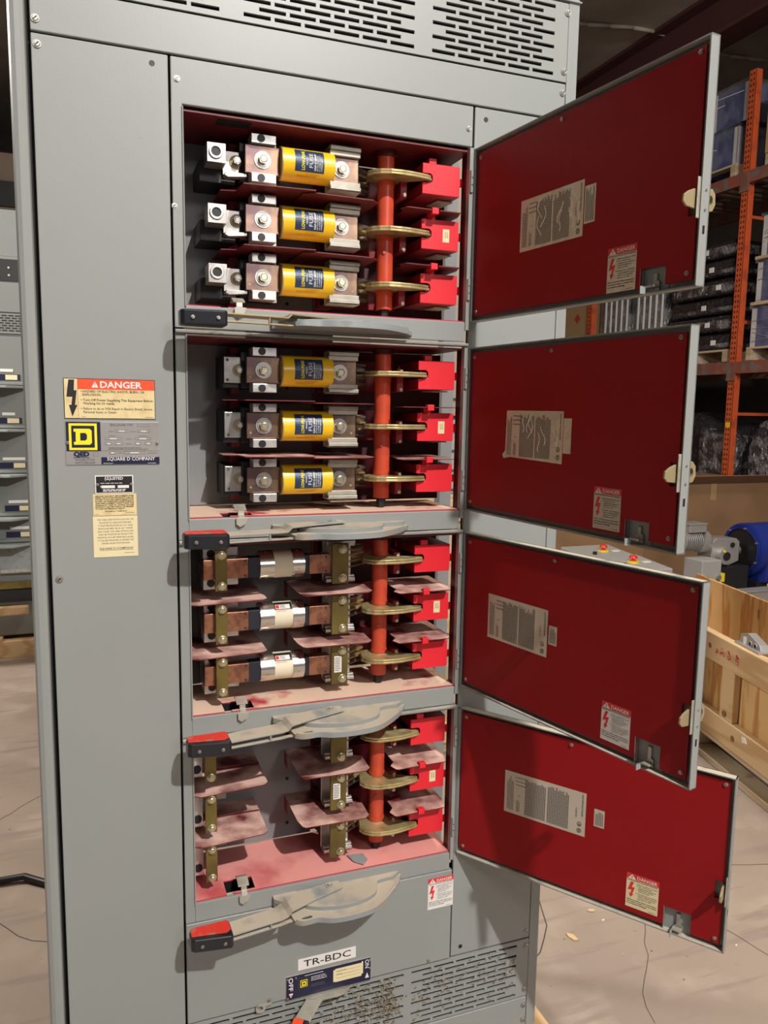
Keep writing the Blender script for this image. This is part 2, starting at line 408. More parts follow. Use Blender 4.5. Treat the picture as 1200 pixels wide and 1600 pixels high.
for (x, z, big) in ((.0313, .5313, 1), (.0325, .4982, 1), (.2217, .4817, 0), (.7032, .4757, 0), (.8892, .6916, 1), (.8860, .595, 1), (.8850, .5595, 1), (.0349, -.2629, 1),
                    (.8840, -1.0441, 1), (.8850, -1.0771, 1), (.8845, -1.1726, 1), (.8845, -1.2092, 1), (.8845, -1.2422, 1), (.2150, .3, 0)):
    MB('bolt_steel').screw((x, -.0035, z), .0044 if big else .0034).build('screw', board)
for x, z in ((.666, -1.056), (.3345, -1.062), (.3545, -1.055)):
    MB('bolt_steel').screw((x, -.0065, z+.004), .0028).build('screw', board)
# lint caught in the lower vent
mb = MB('dust_lint')
for k in range(520):
    x = random.choice([random.uniform(.40, .60), random.gauss(.535, .02), random.gauss(.585, .012), random.uniform(.64, .86)]); z = random.uniform(-1.18, -1.07) if k % 3 else random.gauss(-1.12, .012)
    a = random.uniform(0, 6.28); l = random.uniform(.002, .008)
    mb.tube([(x, -.0035, z), (x+math.cos(a)*l*.5, -.0055, z+math.sin(a)*l*.4), (x+math.cos(a+.6)*l, -.0035, z+math.sin(a+.6)*l*.6)], random.uniform(.0004, .0011), 4)
mb.build('lint_tufts', board)['kind'] = 'stuff'
# ---- labels on the left cover
def warn_tri(mb, fn, cx, z0, h, m='white', ex='ink_orange_red'):
    mb.poly(fn, [(cx-h*.58, z0), (cx+h*.58, z0), (cx, z0+h)], m)
    f2 = lambda a, b: Vector(fn(a, b))+(Vector(fn(a, b))-Vector(fn(a, b)))
    return mb
def layer(fn, dn):                                   # same frame, lifted off the surface by dn along the given vector
    return lambda a, b: Vector(fn(a, b))+dn
up = Vector((0, -.00025, 0))
mb = MB('label_cream'); f = flat(-.0034)
def plate(mb, f, x0, x1, z0, z1, m, edge=None, yy=.0006):
    mb.box(x0, x1, f(0, 0)[1]-yy, f(0, 0)[1]+.0002, z0, z1, m); return flat(f(0, 0)[1]-yy)
g = plate(mb, f, .0503, .1807, -.0203, .0394, 'ink_black'); g = layer(g, up)
mb.quad(g, .0512, .1798, -.0194, .0385, 'label_cream'); g1 = layer(g, up); g2 = layer(g1, up)
mb.quad(g1, .0700, .1798, .0235, .0385, 'ink_orange_red'); mb.quad(g1, .0697, .0700, -.0194, .0385, 'ink_gray')
mb.poly(g2, [(.0895, .0262), (.0990, .0262), (.09425, .0358)], 'white'); g3 = layer(g2, up)
mb.quad(g3, .0938, .0947, .0288, .0335, 'ink_orange_red'); mb.quad(g3, .0938, .0947, .0270, .0279, 'ink_orange_red')
mb.text('DANGER', .0098, g2, .1015, .0262, 'white', wid=.0600, bold=.035)
mb.poly(g1, [(.0575, .0372), (.0655, .0372), (.0645, .0215), (.0685, .0215), (.0655, .0000), (.0690, .0000), (.0615, -.0170), (.0570, .0000), (.0605, .0000), (.0622, .0120), (.0540, .0120)], 'ink_black')
for t, x, z, wd, m in (('HAZARD OF ELECTRIC SHOCK, BURN, OR', .0765, .0188, .0885, 'ink_black'), ('EXPLOSION.', .0765, .0138, .0262, 'ink_black'),
                    ('Turn Off Power Supplying This Equipment Before', .0768, .0060, .1000, 'ink_black'), ('Working On Or Inside.', .0768, .0010, .0450, 'ink_black'),
                    ('Failure to do so Will Result in Electric Shock, Severe', .0770, -.0068, .0990, 'ink_gray'), ('Personal Injury or Death.', .0770, -.0120, .0475, 'ink_gray')):
    mb.text(t, .0036, g1, x, z, m, wid=wd, bold=.02)
for z in (.0198, .0070, -.0058): mb.quad(g1, .0738, .0750, z, z+.0012, 'ink_black')
mb.bars(g1, .0745, .0800, -.0180, -.0166, 1, word=(.001, .002)); mb.bars(g1, .1660, .1780, -.0180, -.0166, 1, word=(.001, .002))
mb.build('danger_sign', board, label='cream warning sign with orange-red header and black lightning arrow')
mb = MB('nameplate'); g = plate(mb, f, .0505, .1852, -.0895, -.0243, 'nameplate', yy=.0009); g = layer(g, up); g1 = layer(g, up); g2 = layer(g1, up); g3 = layer(g2, up)
mb.quad(g, .0515, .1000, -.0690, -.0250, 'navy'); mb.quad(g, .1000, .1852, -.0890, -.0782, 'navy'); mb.quad(g, .1000, .1852, -.0250, -.0243, 'white')
def sq_d(mb, g1, g2, g3, x0, x1, z0, z1, bg='ink_black'):
    w_, h_ = x1-x0, z1-z0
    mb.quad(g1, x0, x1, z0, z1, 'ink_yellow'); mb.quad(g2, x0+w_*.09, x1-w_*.09, z0+h_*.09, z1-h_*.09, bg)
    def D(a, b, c, d, m, g):
        mb.poly(g, [(x0+w_*a, z0+h_*c), (x0+w_*(b-.06), z0+h_*c), (x0+w_*b, z0+h_*(c+.06)), (x0+w_*b, z0+h_*(d-.06)), (x0+w_*(b-.06), z0+h_*d), (x0+w_*a, z0+h_*d)], m)
    mb.poly(g3, [(x0+w_*a, z0+h_*b) for a, b in ((.17, .20), (.74, .20), (.81, .27), (.81, .73), (.74, .80), (.17, .80), (.17, .69), (.24, .69), (.24, .31), (.17, .31))], 'ink_yellow')
    g4 = layer(g3, up); D(.40, .64, .36, .64, bg, g4)
sq_d(mb, g1, g2, g3, .0555, .0950, -.0672, -.0272, 'navy')
mb.text('ENCLOSURE TYPE', .0032, g, .1140, -.0308, 'ink_gray', wid=.0330, bold=.02)
def field(x, z, w_, h_=.0040):
    mb.quad(g, x, x+w_, z, z+h_, 'ink_gray'); mb.quad(g1, x+.0003, x+w_-.0003, z+.0003, z+h_-.0003, 'nameplate')
field(.1530, -.0320, .0180, .0035)
for x, z, w_ in ((.1210, -.0405, .0190), (.1535, -.0405, .0180), (.1060, -.0520, .0240), (.1490, -.0520, .0240), (.1060, -.0595, .0100), (.1200, -.0595, .0110), (.1490, -.0595, .0090), (.1640, -.0595, .0100), (.1120, -.0735, .0090, ), (.1330, -.0735, .0310)):
    field(x, z, w_)
    mb.bars(g2, x+w_*.3, x+w_*.8, z+.001, z+.003, 1, 'white', word=(.0015, .003), th=.9)
for x, z, w_ in ((.1115, -.0390, .008), (.1430, -.0390, .008), (.1120, -.0458, .012), (.1550, -.0458, .014), (.1370, -.0505, .009), (.1370, -.0582, .008), (.1240, -.0715, .007), (.168, -.0722, .014)):
    mb.bars(g, x, x+w_, z-.0008, z+.0008, 1, 'ink_gray', word=(.0015, .004))
mb.bars(g, .111, .170, -.0672, -.0630, 2, 'ink_gray', word=(.002, .006)); mb.quad(g, .1000, .1852, -.0688, -.0685, 'ink_gray')
mb.text('SQUARE D COMPANY', .0052, g1, .1085, -.0832, 'white', wid=.0700, bold=.015); mb.bars(g1, .103, .118, -.0882, -.0868, 1, 'white', word=(.001, .002)); mb.bars(g1, .168, .182, -.0882, -.0868, 1, 'white', word=(.001, .002))
mb.text('QED', .0068, g, .0610, -.0765, 'navy', wid=.0225, bold=.09); mb.quad(g, .0610, .0835, -.0790, -.0780, 'navy')
mb.text('POWER STYLE', .0032, g, .0635, -.0835, 'ink_gray', wid=.0270, bold=.02); mb.text('SWITCHBOARD', .0032, g, .0635, -.0880, 'ink_gray', wid=.0280, bold=.02); field(.0885, -.0765, .0080, .0050)
for x in (.0535, .1825): mb.screw((x, -.0045, -.0565), .0021)
mb.build('nameplate', board, label='aluminium rating plate with yellow and navy square emblem')
mb = MB('white'); g = plate(mb, f, .0900, .1455, -.1337, -.1060, 'white', yy=.0010); g = layer(g, up); g1 = layer(g, up)
mb.quad(g, .0915, .1440, -.1322, -.1075, 'black'); mb.text('(UL)', .0050, g1, .1040, -.1128, 'white', wid=.008, bold=.03); mb.text('LISTED', .0042, g1, .1125, -.1126, 'white', wid=.018, bold=.03)
mb.bars(g1, .0975, .1360, -.1188, -.1170, 1, 'white', word=(.006, .009)); mb.quad(g1, .0990, .1185, -.1255, -.1212, 'white'); mb.quad(g1, .1225, .1390, -.1255, -.1212, 'white'); mb.quad(g1, .0985, .0975, -.1240, -.1220, 'white')
mb.bars(g1, .1010, .1360, -.1310, -.1268, 2, 'white', word=(.004, .008), th=.6)
for x in (.0935, .1425): mb.screw((x, -.0045, -.1198), .0018)
mb.build('listing_plate', board, label='small black listing plate with a white border')
mb = MB('label_cream'); g = plate(mb, f, .0862, .1495, -.1677, -.1343, 'label_cream', yy=.0004); g = layer(g, up)
for i, t in enumerate(('USE ONLY SQUARE D REPLACEMENT FUSES', 'SIZED WITH THIS PRODUCT. USE OF', 'OTHER THAN SQUARE D PRODUCTS', 'RATED OR APPROVED COMPONENTS', 'AND REPLACEMENT PARTS VOIDS THE', 'WARRANTY AND UL LISTING ON THE', 'PRODUCT AND MAY RESULT IN PROPER-', 'TY LOSS OR PERSONAL INJURY.')):
    mb.text(t, .0018, g, .0895, -.1386-i*.0028, 'ink_black', wid=.0560 if i < 7 else .043, bold=.05)
mb.text('SQUARE D COMPANY', .0017, g, .1030, -.1620, 'ink_black', wid=.032, bold=.03); mb.bars(g, .0895, .0950, -.1662, -.1650, 1, word=(.001, .003)); mb.bars(g, .1330, .1470, -.1645, -.1633, 1, word=(.001, .003))
mb.build('notice_label', board, label='small cream notice of dense black capitals')
mb = MB('label_cream_pale'); g = plate(mb, f, .0852, .1502, -.2325, -.1687, 'label_cream_pale', yy=.0004); g = layer(g, up)
for i, (t, wd) in enumerate((('THE 1200A QMB SWITCH CAN ONLY BE', .0530), ('MOUNTED IN A QED SWITCHBOARD.', .0470), ('IT MUST BE MOUNTED IN A 42" WIDE', .050), ('ENCLOSURE. IN A 42" WIDE', .050), ('ENCLOSURE, THE 1200A SWITCH CAN', .052), ('ONLY BE MOUNTED IN THE BOTTOM', .0500), ('POSITION. IN A 48" WIDE ENCLOSURE,', .0530), ('IT CAN BE MOUNTED IN EITHER THE', .0520), ('CENTER OR BOTTOM POSITION.', .0420))):
    mb.text(t, .0026, g, .1178, -.1755-i*.0046, 'ink_gray', 'C', wid=wd)
mb.text('SQUARE D COMPANY', .0030, g, .1185, -.2205, 'ink_gray', 'C', wid=.0500, bold=.02); mb.quad(g, .0935, .1435, -.2220, -.2215, 'ink_gray'); mb.bars(g, .130, .147, -.2275, -.2260, 1, word=(.001, .003))
mb.build('notice_label', board, label='tall cream notice of thin grey capitals')
# ---- bottom cover marks
f = flat(-.0062)
mb = MB('white'); g = plate(mb, f, .4078, .5176, -1.0078, -.9860, 'white', yy=.0005); g = layer(g, up)
mb.text('TR-BDC', .0130, g, .4628, -1.0025, 'ink_black', 'C', wid=.0900, bold=.01); mb.build('name_strip', board, label='white strip reading TR-BDC')
mb = MB('navy_bar'); g = plate(mb, f, .3850, .5478, -1.0618, -1.0150, 'aluminium', yy=.0008); g = layer(g, up); g1 = layer(g, up); g2 = layer(g1, up); g3 = layer(g2, up)
mb.quad(g, .3858, .5470, -1.0610, -1.0158, 'navy')
mb.quad(g1, .4080, .4285, -1.0450, -1.0225, 'ink_gray'); mb.quad(g2, .4085, .4280, -1.0445, -1.0230, 'navy'); sq_d(mb, layer(g2, up), layer(g3, up), layer(layer(g3, up), up), .4115, .4250, -1.0412, -1.0270, 'ink_black')
mb.quad(g1, .4200, .4550, -1.0205, -1.0195, 'white'); mb.bars(g1, .4320, .4620, -1.0340, -1.0240, 3, 'white', word=(.003, .007), th=.35); mb.bars(g1, .4320, .4620, -1.0460, -1.0390, 2, 'ink_gray', word=(.004, .007))
mb.poly(g1, [(.4740, -1.0470), (.4740, -1.0235), (.4775, -1.0235), (.4775, -1.0215), (.5290, -1.0215), (.5290, -1.0190), (.5320, -1.0190), (.5320, -1.0440), (.5290, -1.0440), (.5290, -1.0480), (.4775, -1.0480), (.4775, -1.0470)], 'label_cream_pale')
for z in (-1.0280, -1.0345, -1.0410): mb.quad(g2, .4800, .5260, z, z+.0004, 'ink_gray')
mb.text('CIRCUIT NO.', .0022, g2, .4800, -1.0276, 'ink_gray', wid=.020); mb.text('RATING', .0022, g2, .4800, -1.0341, 'ink_gray', wid=.011)
def down(g, cx, cz):                                # frame turned a quarter clockwise (reads downward)
    return lambda a, b: g(cx+b, cz-a)
mb.text('OFF', .0080, down(g1, .3905, -1.0180), 0, 0, 'white', wid=.0260, bold=.02); mb.text('ON', .0080, down(g1, .5360, -1.0180), 0, 0, 'white', wid=.0170, bold=.02)
mb.poly(g1, [(.3905, -1.0490), (.3985, -1.0490), (.3945, -1.0580)], 'white'); mb.poly(g1, [(.5360, -1.0550), (.5440, -1.0550), (.5400, -1.0440)], 'white'); mb.quad(g2, .3935, .3955, -1.0540, -1.0515, 'ink_red')
for x, z in ((.3885, -1.0200), (.3885, -1.0575), (.5450, -1.0195), (.5450, -1.0360), (.4035, -1.0200)): mb.screw((x, -.0072, z), .0014)
mb.build('rating_plate', board, label='dark blue plate with OFF and ON at its ends')
def danger_label(mb, fn, x0, z0, w_, h_, up, body='white', glossy=False):
    """portrait DANGER sticker drawn in the frame fn, lifted by vector up per layer"""
    g = layer(fn, up); g1 = layer(g, up); g2 = layer(g1, up)
    X = lambda a: x0+a*w_
    Zz = lambda b: z0+b*h_
    mb.quad(g, X(0), X(1), Zz(0), Zz(1), body); mb.quad(g1, X(0), X(1), Zz(.84), Zz(1), 'ink_red')
    mb.poly(g2, [(X(.04), Zz(.845)), (X(.30), Zz(.845)), (X(.17), Zz(.985))], 'white'); g3 = layer(g2, up)
    mb.quad(g3, X(.155), X(.185), Zz(.885), Zz(.945), 'ink_red'); mb.quad(g3, X(.155), X(.185), Zz(.86), Zz(.875), 'ink_red')
    mb.text('DANGER', h_*.092, g2, X(.33), Zz(.87), 'white', wid=w_*.62, bold=.02)
    mb.text('HAZARD OF ELECTRIC SHOCK, BURN OR EXPLOSION', h_*.028, g1, X(.03), Zz(.795), 'ink_black', wid=w_*.93, bold=.03)
    mb.poly(g1, [(X(.14), Zz(.76)), (X(.24), Zz(.76)), (X(.17), Zz(.60)), (X(.27), Zz(.62)), (X(.20), Zz(.40)), (X(.25), Zz(.41)), (X(.145), Zz(.30)), (X(.10), Zz(.42)), (X(.145), Zz(.41)), (X(.17), Zz(.53)), (X(.05), Zz(.50))], 'ink_red')
    for k, (zz, t, wd) in enumerate(((.72, 'Before installing this switch', .58), (.67, 'turn off all power', .42), (.62, 'supplying this equipment', .54), (.57, 'Replace all devices', .46), (.52, 'doors and covers', .34), (.45, 'Always use a properly', .58), (.40, 'rated voltage sensing', .56), (.35, 'device to confirm', .52), (.30, 'power is off.', .40))):
        mb.text(t, h_*.030, g1, X(.38), Zz(zz), 'ink_gray', wid=w_*wd, bold=.02)
        if k in (0, 1, 5): mb.quad(g1, X(.33), X(.355), Zz(zz+.004), Zz(zz+.024), 'ink_black')
    for zz, t, wd in ((.22, 'Failure to follow these instructions', .92), (.165, 'will result in death or serious injury', .92), (.11, 'or property damage.', .62)):
        mb.text(t, h_*.032, g1, X(.04), Zz(zz), 'ink_black', wid=w_*wd, bold=.03)
    mb.bars(g1, X(.72), X(.95), Zz(.03), Zz(.055), 1, word=(.001, .003))
mb = MB('white'); danger_label(mb, flat(-.0062), .6615, -.9468, .0530, .0632, up); mb.build('danger_sticker', board, label='small red and white DANGER sticker')
# ---- fifth operating handle at the foot of the bottom cover
h5 = MB('aluminium_dull')
h5.prism([(.412, .002), (.425, -.008), (.440, -.017), (.464, -.0225), (.490, -.018), (.506, -.007), (.517, .002)], -1.069, -1.064)
h5.prism([(.452, -.0225), (.476, -.0225), (.476, -.0235), (.452, -.0235)], -1.0675, -1.0655, m='ink_black')
h5 = h5.build('operating_handle', board, .0008, label='fifth handle, swung down and out')
mb = MB('aluminium_dull')
def orient(p0, p1, up_=Vector((0, 0, 1))):
    p0, p1 = Vector(p0), Vector(p1); x = (p1-p0).normalized(); y = up_.cross(x).normalized(); z = x.cross(y)
    M = Matrix.Identity(4)
    for i in range(3): M[i][0] = x[i]; M[i][1] = y[i]; M[i][2] = z[i]; M[i][3] = p0[i]
    return M, (p1-p0).length
M_, l_ = orient((.440, -.010, -1.066), (.400, -.0450, -1.083))
mb.X = M_; mb.box(0, l_+.01, -.014, .014, -.002, .001); mb.build('lever_arm', h5, .0005)
M_, l_ = orient((.408, -.0385, -1.080), (.372, -.085, -1.104))
mb = MB('black_plastic'); mb.X = M_; mb.box(0, l_, -.017, .014, -.021, .005, 'black_plastic'); mb.build('grip', h5, .003)
mb = MB('ink_red'); mb.X = M_; mb.box(.002, l_-.002, -.0145, .004, .005, .0066, 'ink_orange_red'); mb.build('grip_pad', h5, .0008)
mb = MB('aluminium_dull'); mb.ring((.339, -.007, -1.062), (.339, -.009, -1.062), .009, .004, 20); mb.prism([(.339, -.056), (.357, -.055), (.360, -.060), (.342, -.062)], -.008, -.006, 'xz'); mb.v = [Vector((p[0], p[1], p[2] if p[2] < -.5 else p[2]-1.0)) for p in mb.v]
mb.build('latch_ring', board, .0004)

# ================================================================== fusible switch units
UP = ['top', 'second', 'third', 'bottom']
units = []
THETA = [97.6, 97.3, 104.2, 124.8]
DV = [0, 0, .002, .006]
ROW = (.2400, .1485, .0570)
def ribbon(mb, pts, w_, m, z0, z1): mb.prism(pts, z0, z1, 'xy', m)
def smooth(p, n=5):
    r = []
    for i in range(len(p)-1):
        a, b, c, d = p[max(i-1, 0)], p[i], p[i+1], p[min(i+2, len(p)-1)]
        for k in range(n):
            t = k/n; r.append(tuple(.5*(2*b[q]+(c[q]-a[q])*t+(2*a[q]-5*b[q]+4*c[q]-d[q])*t*t+(3*b[q]-a[q]-3*c[q]+d[q])*t**3) for q in (0, 1)))
    return r+[p[-1]]
def unit(k):
    zb = ZB[k]; old = k < 2
    U = thing('fusible_switch', ((X2+X4)/2, .08, zb), ['topmost open switch compartment, yellow fuses with screw lugs at their left ends', 'second open switch compartment from the top, yellow fuses with flat tabs at their left ends',
        'third open switch compartment from the top, holding silver-capped cartridge fuses on copper blades', 'lowest open switch compartment, without fuses, grey back plate and pink dusty floor showing'][k], 'electrical switch', None)
    units.append(U)
    zt = zb+HO
    # frame: jambs and lips
    mb = MB('gray_paint')
    ztop = .4440 if k == 0 else ZB[k-1]-.006
    zlow = zb-.0335 if k == 3 else zb-.0335
    mb.box(X2+G, X3, -.004, .030, zlow, zt+.008)
    mb.box(X3, X4-.0072, -.004, .004, zlow, zb)
    mb.mt('frame_dusty').box(X3, X4-.0072, .0, .012, zb-.0035, zb-.0008, 'frame_dusty' if k > 0 else 'gray_paint')
    mb.box(X3-.0012, X3+.0012, -.007, .004, zb-.002, zt+.001, 'gray_paint')
    mb.build('frame', U, .0010, 2)
    if k > 0:
        MB('gray_paint').box(X2+G, X4-.001, -.010, .010, zt+.0022, zt+.0070, 'frame_dusty').build('frame_lip', U, .0012)
    mb = MB('gray_paint'); mb.box(X4-.0072, X4, -.006, .006, zb-.014, zt+.002)
    for q in (.055, .235):
        mb.cyl((X4-.0036, -.0075, zb+q-.018), (X4-.0036, -.0075, zb+q+.018), .0028, 10)
        for j in (-.006, .006): mb.cyl((X4-.0036, -.0104, zb+q+j-.0006), (X4-.0036, -.0104, zb+q+j+.0006), .0012, 6, m='ink_black')
    mb.build('hinge_strip', U, .0006)
    MB('maroon').box(X4-.0055, X4-.001, .0065, .028, zb+.001, zt-.002).build('side_liner', U)
    # back pan, red back, red roof, red floor
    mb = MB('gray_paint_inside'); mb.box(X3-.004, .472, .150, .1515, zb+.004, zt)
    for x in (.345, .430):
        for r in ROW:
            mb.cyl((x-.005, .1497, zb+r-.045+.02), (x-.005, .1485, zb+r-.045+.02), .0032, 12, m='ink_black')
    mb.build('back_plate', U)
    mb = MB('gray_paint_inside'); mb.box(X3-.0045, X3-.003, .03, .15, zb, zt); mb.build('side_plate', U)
    mb = MB('maroon'); mb.box(.472, .735, .158, .160, zb+.004, zt-.003)
    mb.build('rear_barrier', U)
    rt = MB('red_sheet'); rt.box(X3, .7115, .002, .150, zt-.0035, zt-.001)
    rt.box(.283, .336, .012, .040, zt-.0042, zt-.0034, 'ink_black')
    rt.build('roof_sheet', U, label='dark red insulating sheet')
    fm = 'red_floor' if k == 3 else ('red_floor_thick')
    fl = MB(fm)
    hx0, hx1, hy0, hy1 = .283, .333, .006, .042
    yb = .149
    for a, b, c, d in ((X3+.001, hx0, .001, .1465), (hx0, hx1, hy1, .1465), (hx1, .372, .001, .1465), (.372, .7085, .001, yb)):
        fl.box(a, b, c, d, zb+.0002, zb+.0022)
    fl.box(hx0+.012, hx1, .001, hy0, zb+.0002, zb+.0022)
    fl.build('floor_sheet', U, label='red insulating floor under a coat of pale dust')
    mb = MB('ink_black'); mb.box(hx0, hx1, hy0, hy1, zb-.03, zb-.028); mb.box(hx0-.001, hx0, hy0, hy1, zb-.03, zb); mb.box(hx1, hx1+.001, hy0, hy1, zb-.03, zb); mb.box(hx0, hx1, hy1, hy1+.001, zb-.03, zb)
    mb.build('interlock_slot', U)
    mb = MB('aluminium_dull'); mb.prism([(.004, zb+.010), (.020, zb+.016), (.034, zb+.012), (.033, zb+.014), (.020, zb+.019), (.003, zb+.012)], .303, .322, 'yz')
    mb.prism([(-.008, zb-.006), (.006, zb+.002), (.006, zb+.012), (.004, zb+.012), (.003, zb+.004), (-.010, zb-.004)], .308, .318, 'yz')
    mb.prism([(.303, zb-.010), (.309, zb-.015), (.318, zb-.010), (.322, zb+.001), (.303, zb+.001)], -.010, -.008, 'xz')
    mb.build('interlock_tongue', U, .0004)
    # barriers between phases
    for zz in (.190, .0985):
        if k < 2:
            b1 = MB('red_sheet'); b1.prism([(.292, .148), (.292, .05), (.316, .044), (.3195, -.004), (.434, -.010), (.440, .02), (.440, .148)], zb+zz-.0008, zb+zz+.0008)
            b1.build('phase_barrier', U); b2 = MB('red_sheet'); b2.prism([(.412, .148), (.416, .030), (.4165, .006), (.438, -.006), (.534, -.002), (.547, .012), (.547, .148)], zb+zz-.0036, zb+zz-.0020); b2.build('phase_barrier', U)
        else:
            x0 = .2310 if k == 3 else .2300
            b1 = MB('red_sheet'); b1.prism([(x0, .148), (x0, .010), (.243, .003), (.352, .014), (.3595, .022), (.3600, .148)], zb+zz-.0045, zb+zz-.0029)
            if k == 3: b1.mt('red_sheet').prism([(.096, zb+zz-.0035), (.099, zb+zz-.0035), (.092, zb+zz+.004), (.089, zb+zz+.004)], x0+.01, .358, 'yz')
            b1.build('phase_barrier', U); b2 = MB('red_sheet'); b2.prism([(.4155, .134), (.4155, .03), (.4195, .008), (.424, .003), (.536, .0), (.5455, .009), (.5475, .060), (.520, .078), (.520, .134)], zb+zz-.0008, zb+zz+.0008); b2.build('phase_barrier', U)
            MB('red_molding').box(.4155, .4165, .110, .134, zb+zz-.028, zb+zz).build('barrier_tab', U)
    for zz in (.1835, .0920):
        b3 = MB('red_sheet'); b3.prism([(.589, .016), (.594, .0), (.598, -.002), (.640, .0), (.640, .012), (.655, .012), (.655, .0), (.6945, .001), (.703, .030), (.7045, .125), (.600, .125), (.600, .03)], zb+zz-.0008, zb+zz+.0008)
        b3.build('chute_barrier', U)
        MB('red_block').box(.6415, .6540, .001, .0115, zb+zz-.006, zb+zz+.0045).build('barrier_clip', U, .0008)
    # shaft
    sx, sy = .577, .057
    mb = MB('shaft_orange'); mb.cyl((sx, sy, zb+.020), (sx, sy, zb+.275), .0143, 32)
    for r in ROW: mb.cyl((sx, sy, zb+r-.0125), (sx, sy, zb+r-.0055), .0152, 32); mb.cyl((sx, sy, zb+r+.0055), (sx, sy, zb+r+.012), .0152, 32)
    mb.cyl((sx, sy, zb+.004), (sx, sy, zb+.020), .0085, 6, m='black'); mb.cyl((sx, sy, zb+.275), (sx, sy, zt-.004), .019, 24, m='maroon')
    mb.cyl((sx-.006, sy-.0140, zb+.115), (sx-.006, sy-.0150, zb+.115), .003, 12)
    mb.build('crank_shaft', U)
    for r in ROW:
        z = zb+r
        poly = [(.536, .036), (.541, .024), (.552, .014), (.5685, .0075), (.588, .006), (.607, .0075), (.624, .011), (.640, .0145), (.6465, .018), (.648, .0215), (.645, .0255), (.632, .0305), (.615, .041), (.604, .050), (.600, .066), (.588, .078), (.566, .080), (.546, .072)]
        mb = MB('brass_lever'); mb.prism(poly, z-.0042, z-.0003); mb.prism([(a+(.577-a)*.02, b+(.04-b)*.02) for a, b in poly], z+.0003, z+.0042)
        mb.build('crank_lever', U, .0009)
        # arc chute
        mb = MB('red_block')
        x0, x1, y0, z0, z1 = .6315, .7015, .0225, z-.0250, z+.0250
        front = [(x0, z0), (x1, z0), (x1, z-.0075), (x1+.0058, z-.0075), (x1+.0058, z+.0062), (x1, z+.0062), (x1, z1), (x0, z1), (x0, z+.0085), (x0+.0145, z+.0085), (x0+.0180, z+.0055), (x0+.0188, z), (x0+.0180, z-.0045), (x0+.0145, z-.0065), (x0, z-.0065)]
        mb.prism(front, y0, y0+.004, 'xz'); mb.box(x0, x1, y0+.004, .120, z0, z0+.002, 'red_molding'); mb.box(x0, x1, y0+.004, .120, z1-.002, z1, 'red_molding')
        mb.box(x1-.002, x1, y0+.004, .120, z0, z1, 'red_molding'); mb.box(x0, x0+.002, y0+.004, .120, z0, z-.0065, 'red_molding'); mb.box(x0, x0+.002, y0+.004, .120, z+.0085, z1, 'red_molding'); mb.box(x0, x1, .118, .120, z0, z1, 'red_molding')
        mb.box(x0+.012, x0+.026, y0+.001, y0+.012, z1, z1+.009)
        c = mb.build('arc_chute', U, .0007)
        MB('black').box(x1+.002, x1+.0045, y0+.010, .11, z0+.004, z1-.003).box(x0+.006, x0+.02, .030, .034, z-.012, z+.012).build('arc_plates', c)
        MB('aluminium_dull').prism([(x0+.040, .05), (x1, .05), (x1-.004, .09), (x0+.036, .09)], z0-.0035, z0-.0015).build('exhaust_screen', c)
        if abs(r-ROW[1]) < .001:
            mb = MB('label_cream_pale'); mb.box(x0+.040, x0+.0525, y0-.0003, y0, z-.0115, z+.0105); g = flat(y0-.0005)
            mb.text('LINE', .0024, down(g, x0+.0475, z+.006), 0, 0, 'ink_gray', wid=.010); mb.text('SIDE', .0024, down(g, x0+.0435, z+.006), 0, 0, 'ink_gray', wid=.010); mb.build('small_tag', c)
        # jaw, side blade and mounting block behind the shaft
        mb = MB('red_molding'); mb.box(.600, .612, .045, .155, z-.030, z+.010); mb.box(.474, .500, .118, .150, z-.033, z+.033); mb.box(.500, .630, .140, .157, z-.028, z+.028)
        mb.build('jaw_base', U, .0008)
        mb = MB('brass_lever')
        for q in (-.016, -.006, .006, .016): mb.prism([(.520, .062), (.556, .086), (.556, .094), (.520, .104)], z+q-.0015, z+q+.0015, m='brass_lever' if abs(q) < .01 else 'tin_plate')
        mb.box(.522, .560, .096, .118, z-.020, z+.020, 'copper' if k > 1 else 'blade_tarnish'); mb.build('jaw_contact', U, .0004)
        mb = MB('bolt_steel')
        for q in (-.020, .020): mb.bolt((.606, .045, z+q-.006 if q < 0 else z+.006), .0035, .003, 0)
        mb.bolt((.487, .118, z-.008), .004, .003, 0); mb.build('bolt', U)
        # fuse holders
        def chan(x0, x1, y, h, m, lip=.016, depth=.035, t=.003):
            mb = MB(m); mb.box(x0, x1, y+depth-.004, y+depth, z-h, z+h)
            for s_ in (-1, 1):
                a, b = z+s_*h, z+s_*(h-lip)
                mb.box(x0, x1, y, y+depth-.004, a, a-s_*t); mb.box(x0, x1, y, y+.003, a, z+s_*(h-.008)); mb.box(x0, x1, y+.004, y+.012, z+s_*(h-.008), b)
            return mb
        if k < 2:
            h = chan(.4685, .5215, .026, .0360, 'aluminium_dull'); h.build('fuse_clamp', U, .0008)
            h = MB('aluminium'); 
            for s_ in (-1, 1):
                a, b = z+s_*.0225, z+s_*.0365
                h.box(.3385, .3785, .029, .060, a, b); h.cyl((.354, .0288, z+s_*.0300), (.354, .0280, z+s_*.0300), .0062, 20, m='black')
                h.prism([(.372, .060), (.386, .060), (.386, .064), (.372, .064)], a, b)
            h.box(.3385, .3785, .0445, .060, z-.0225, z+.0225); h.build('fuse_clamp', U, .0008)
            # insulating base and line terminal
            MB('black').box(.325, .392, .062, .135, z-.030, z+.030).build('insulator', U, .001); MB('black').box(.475, .53, .062, .11, z-.030, z+.030).build('insulator', U, .001)
            MB('red_molding').box(.315, .330, .105, .149, z-.040, z+.040).build('insulator', U, .001)
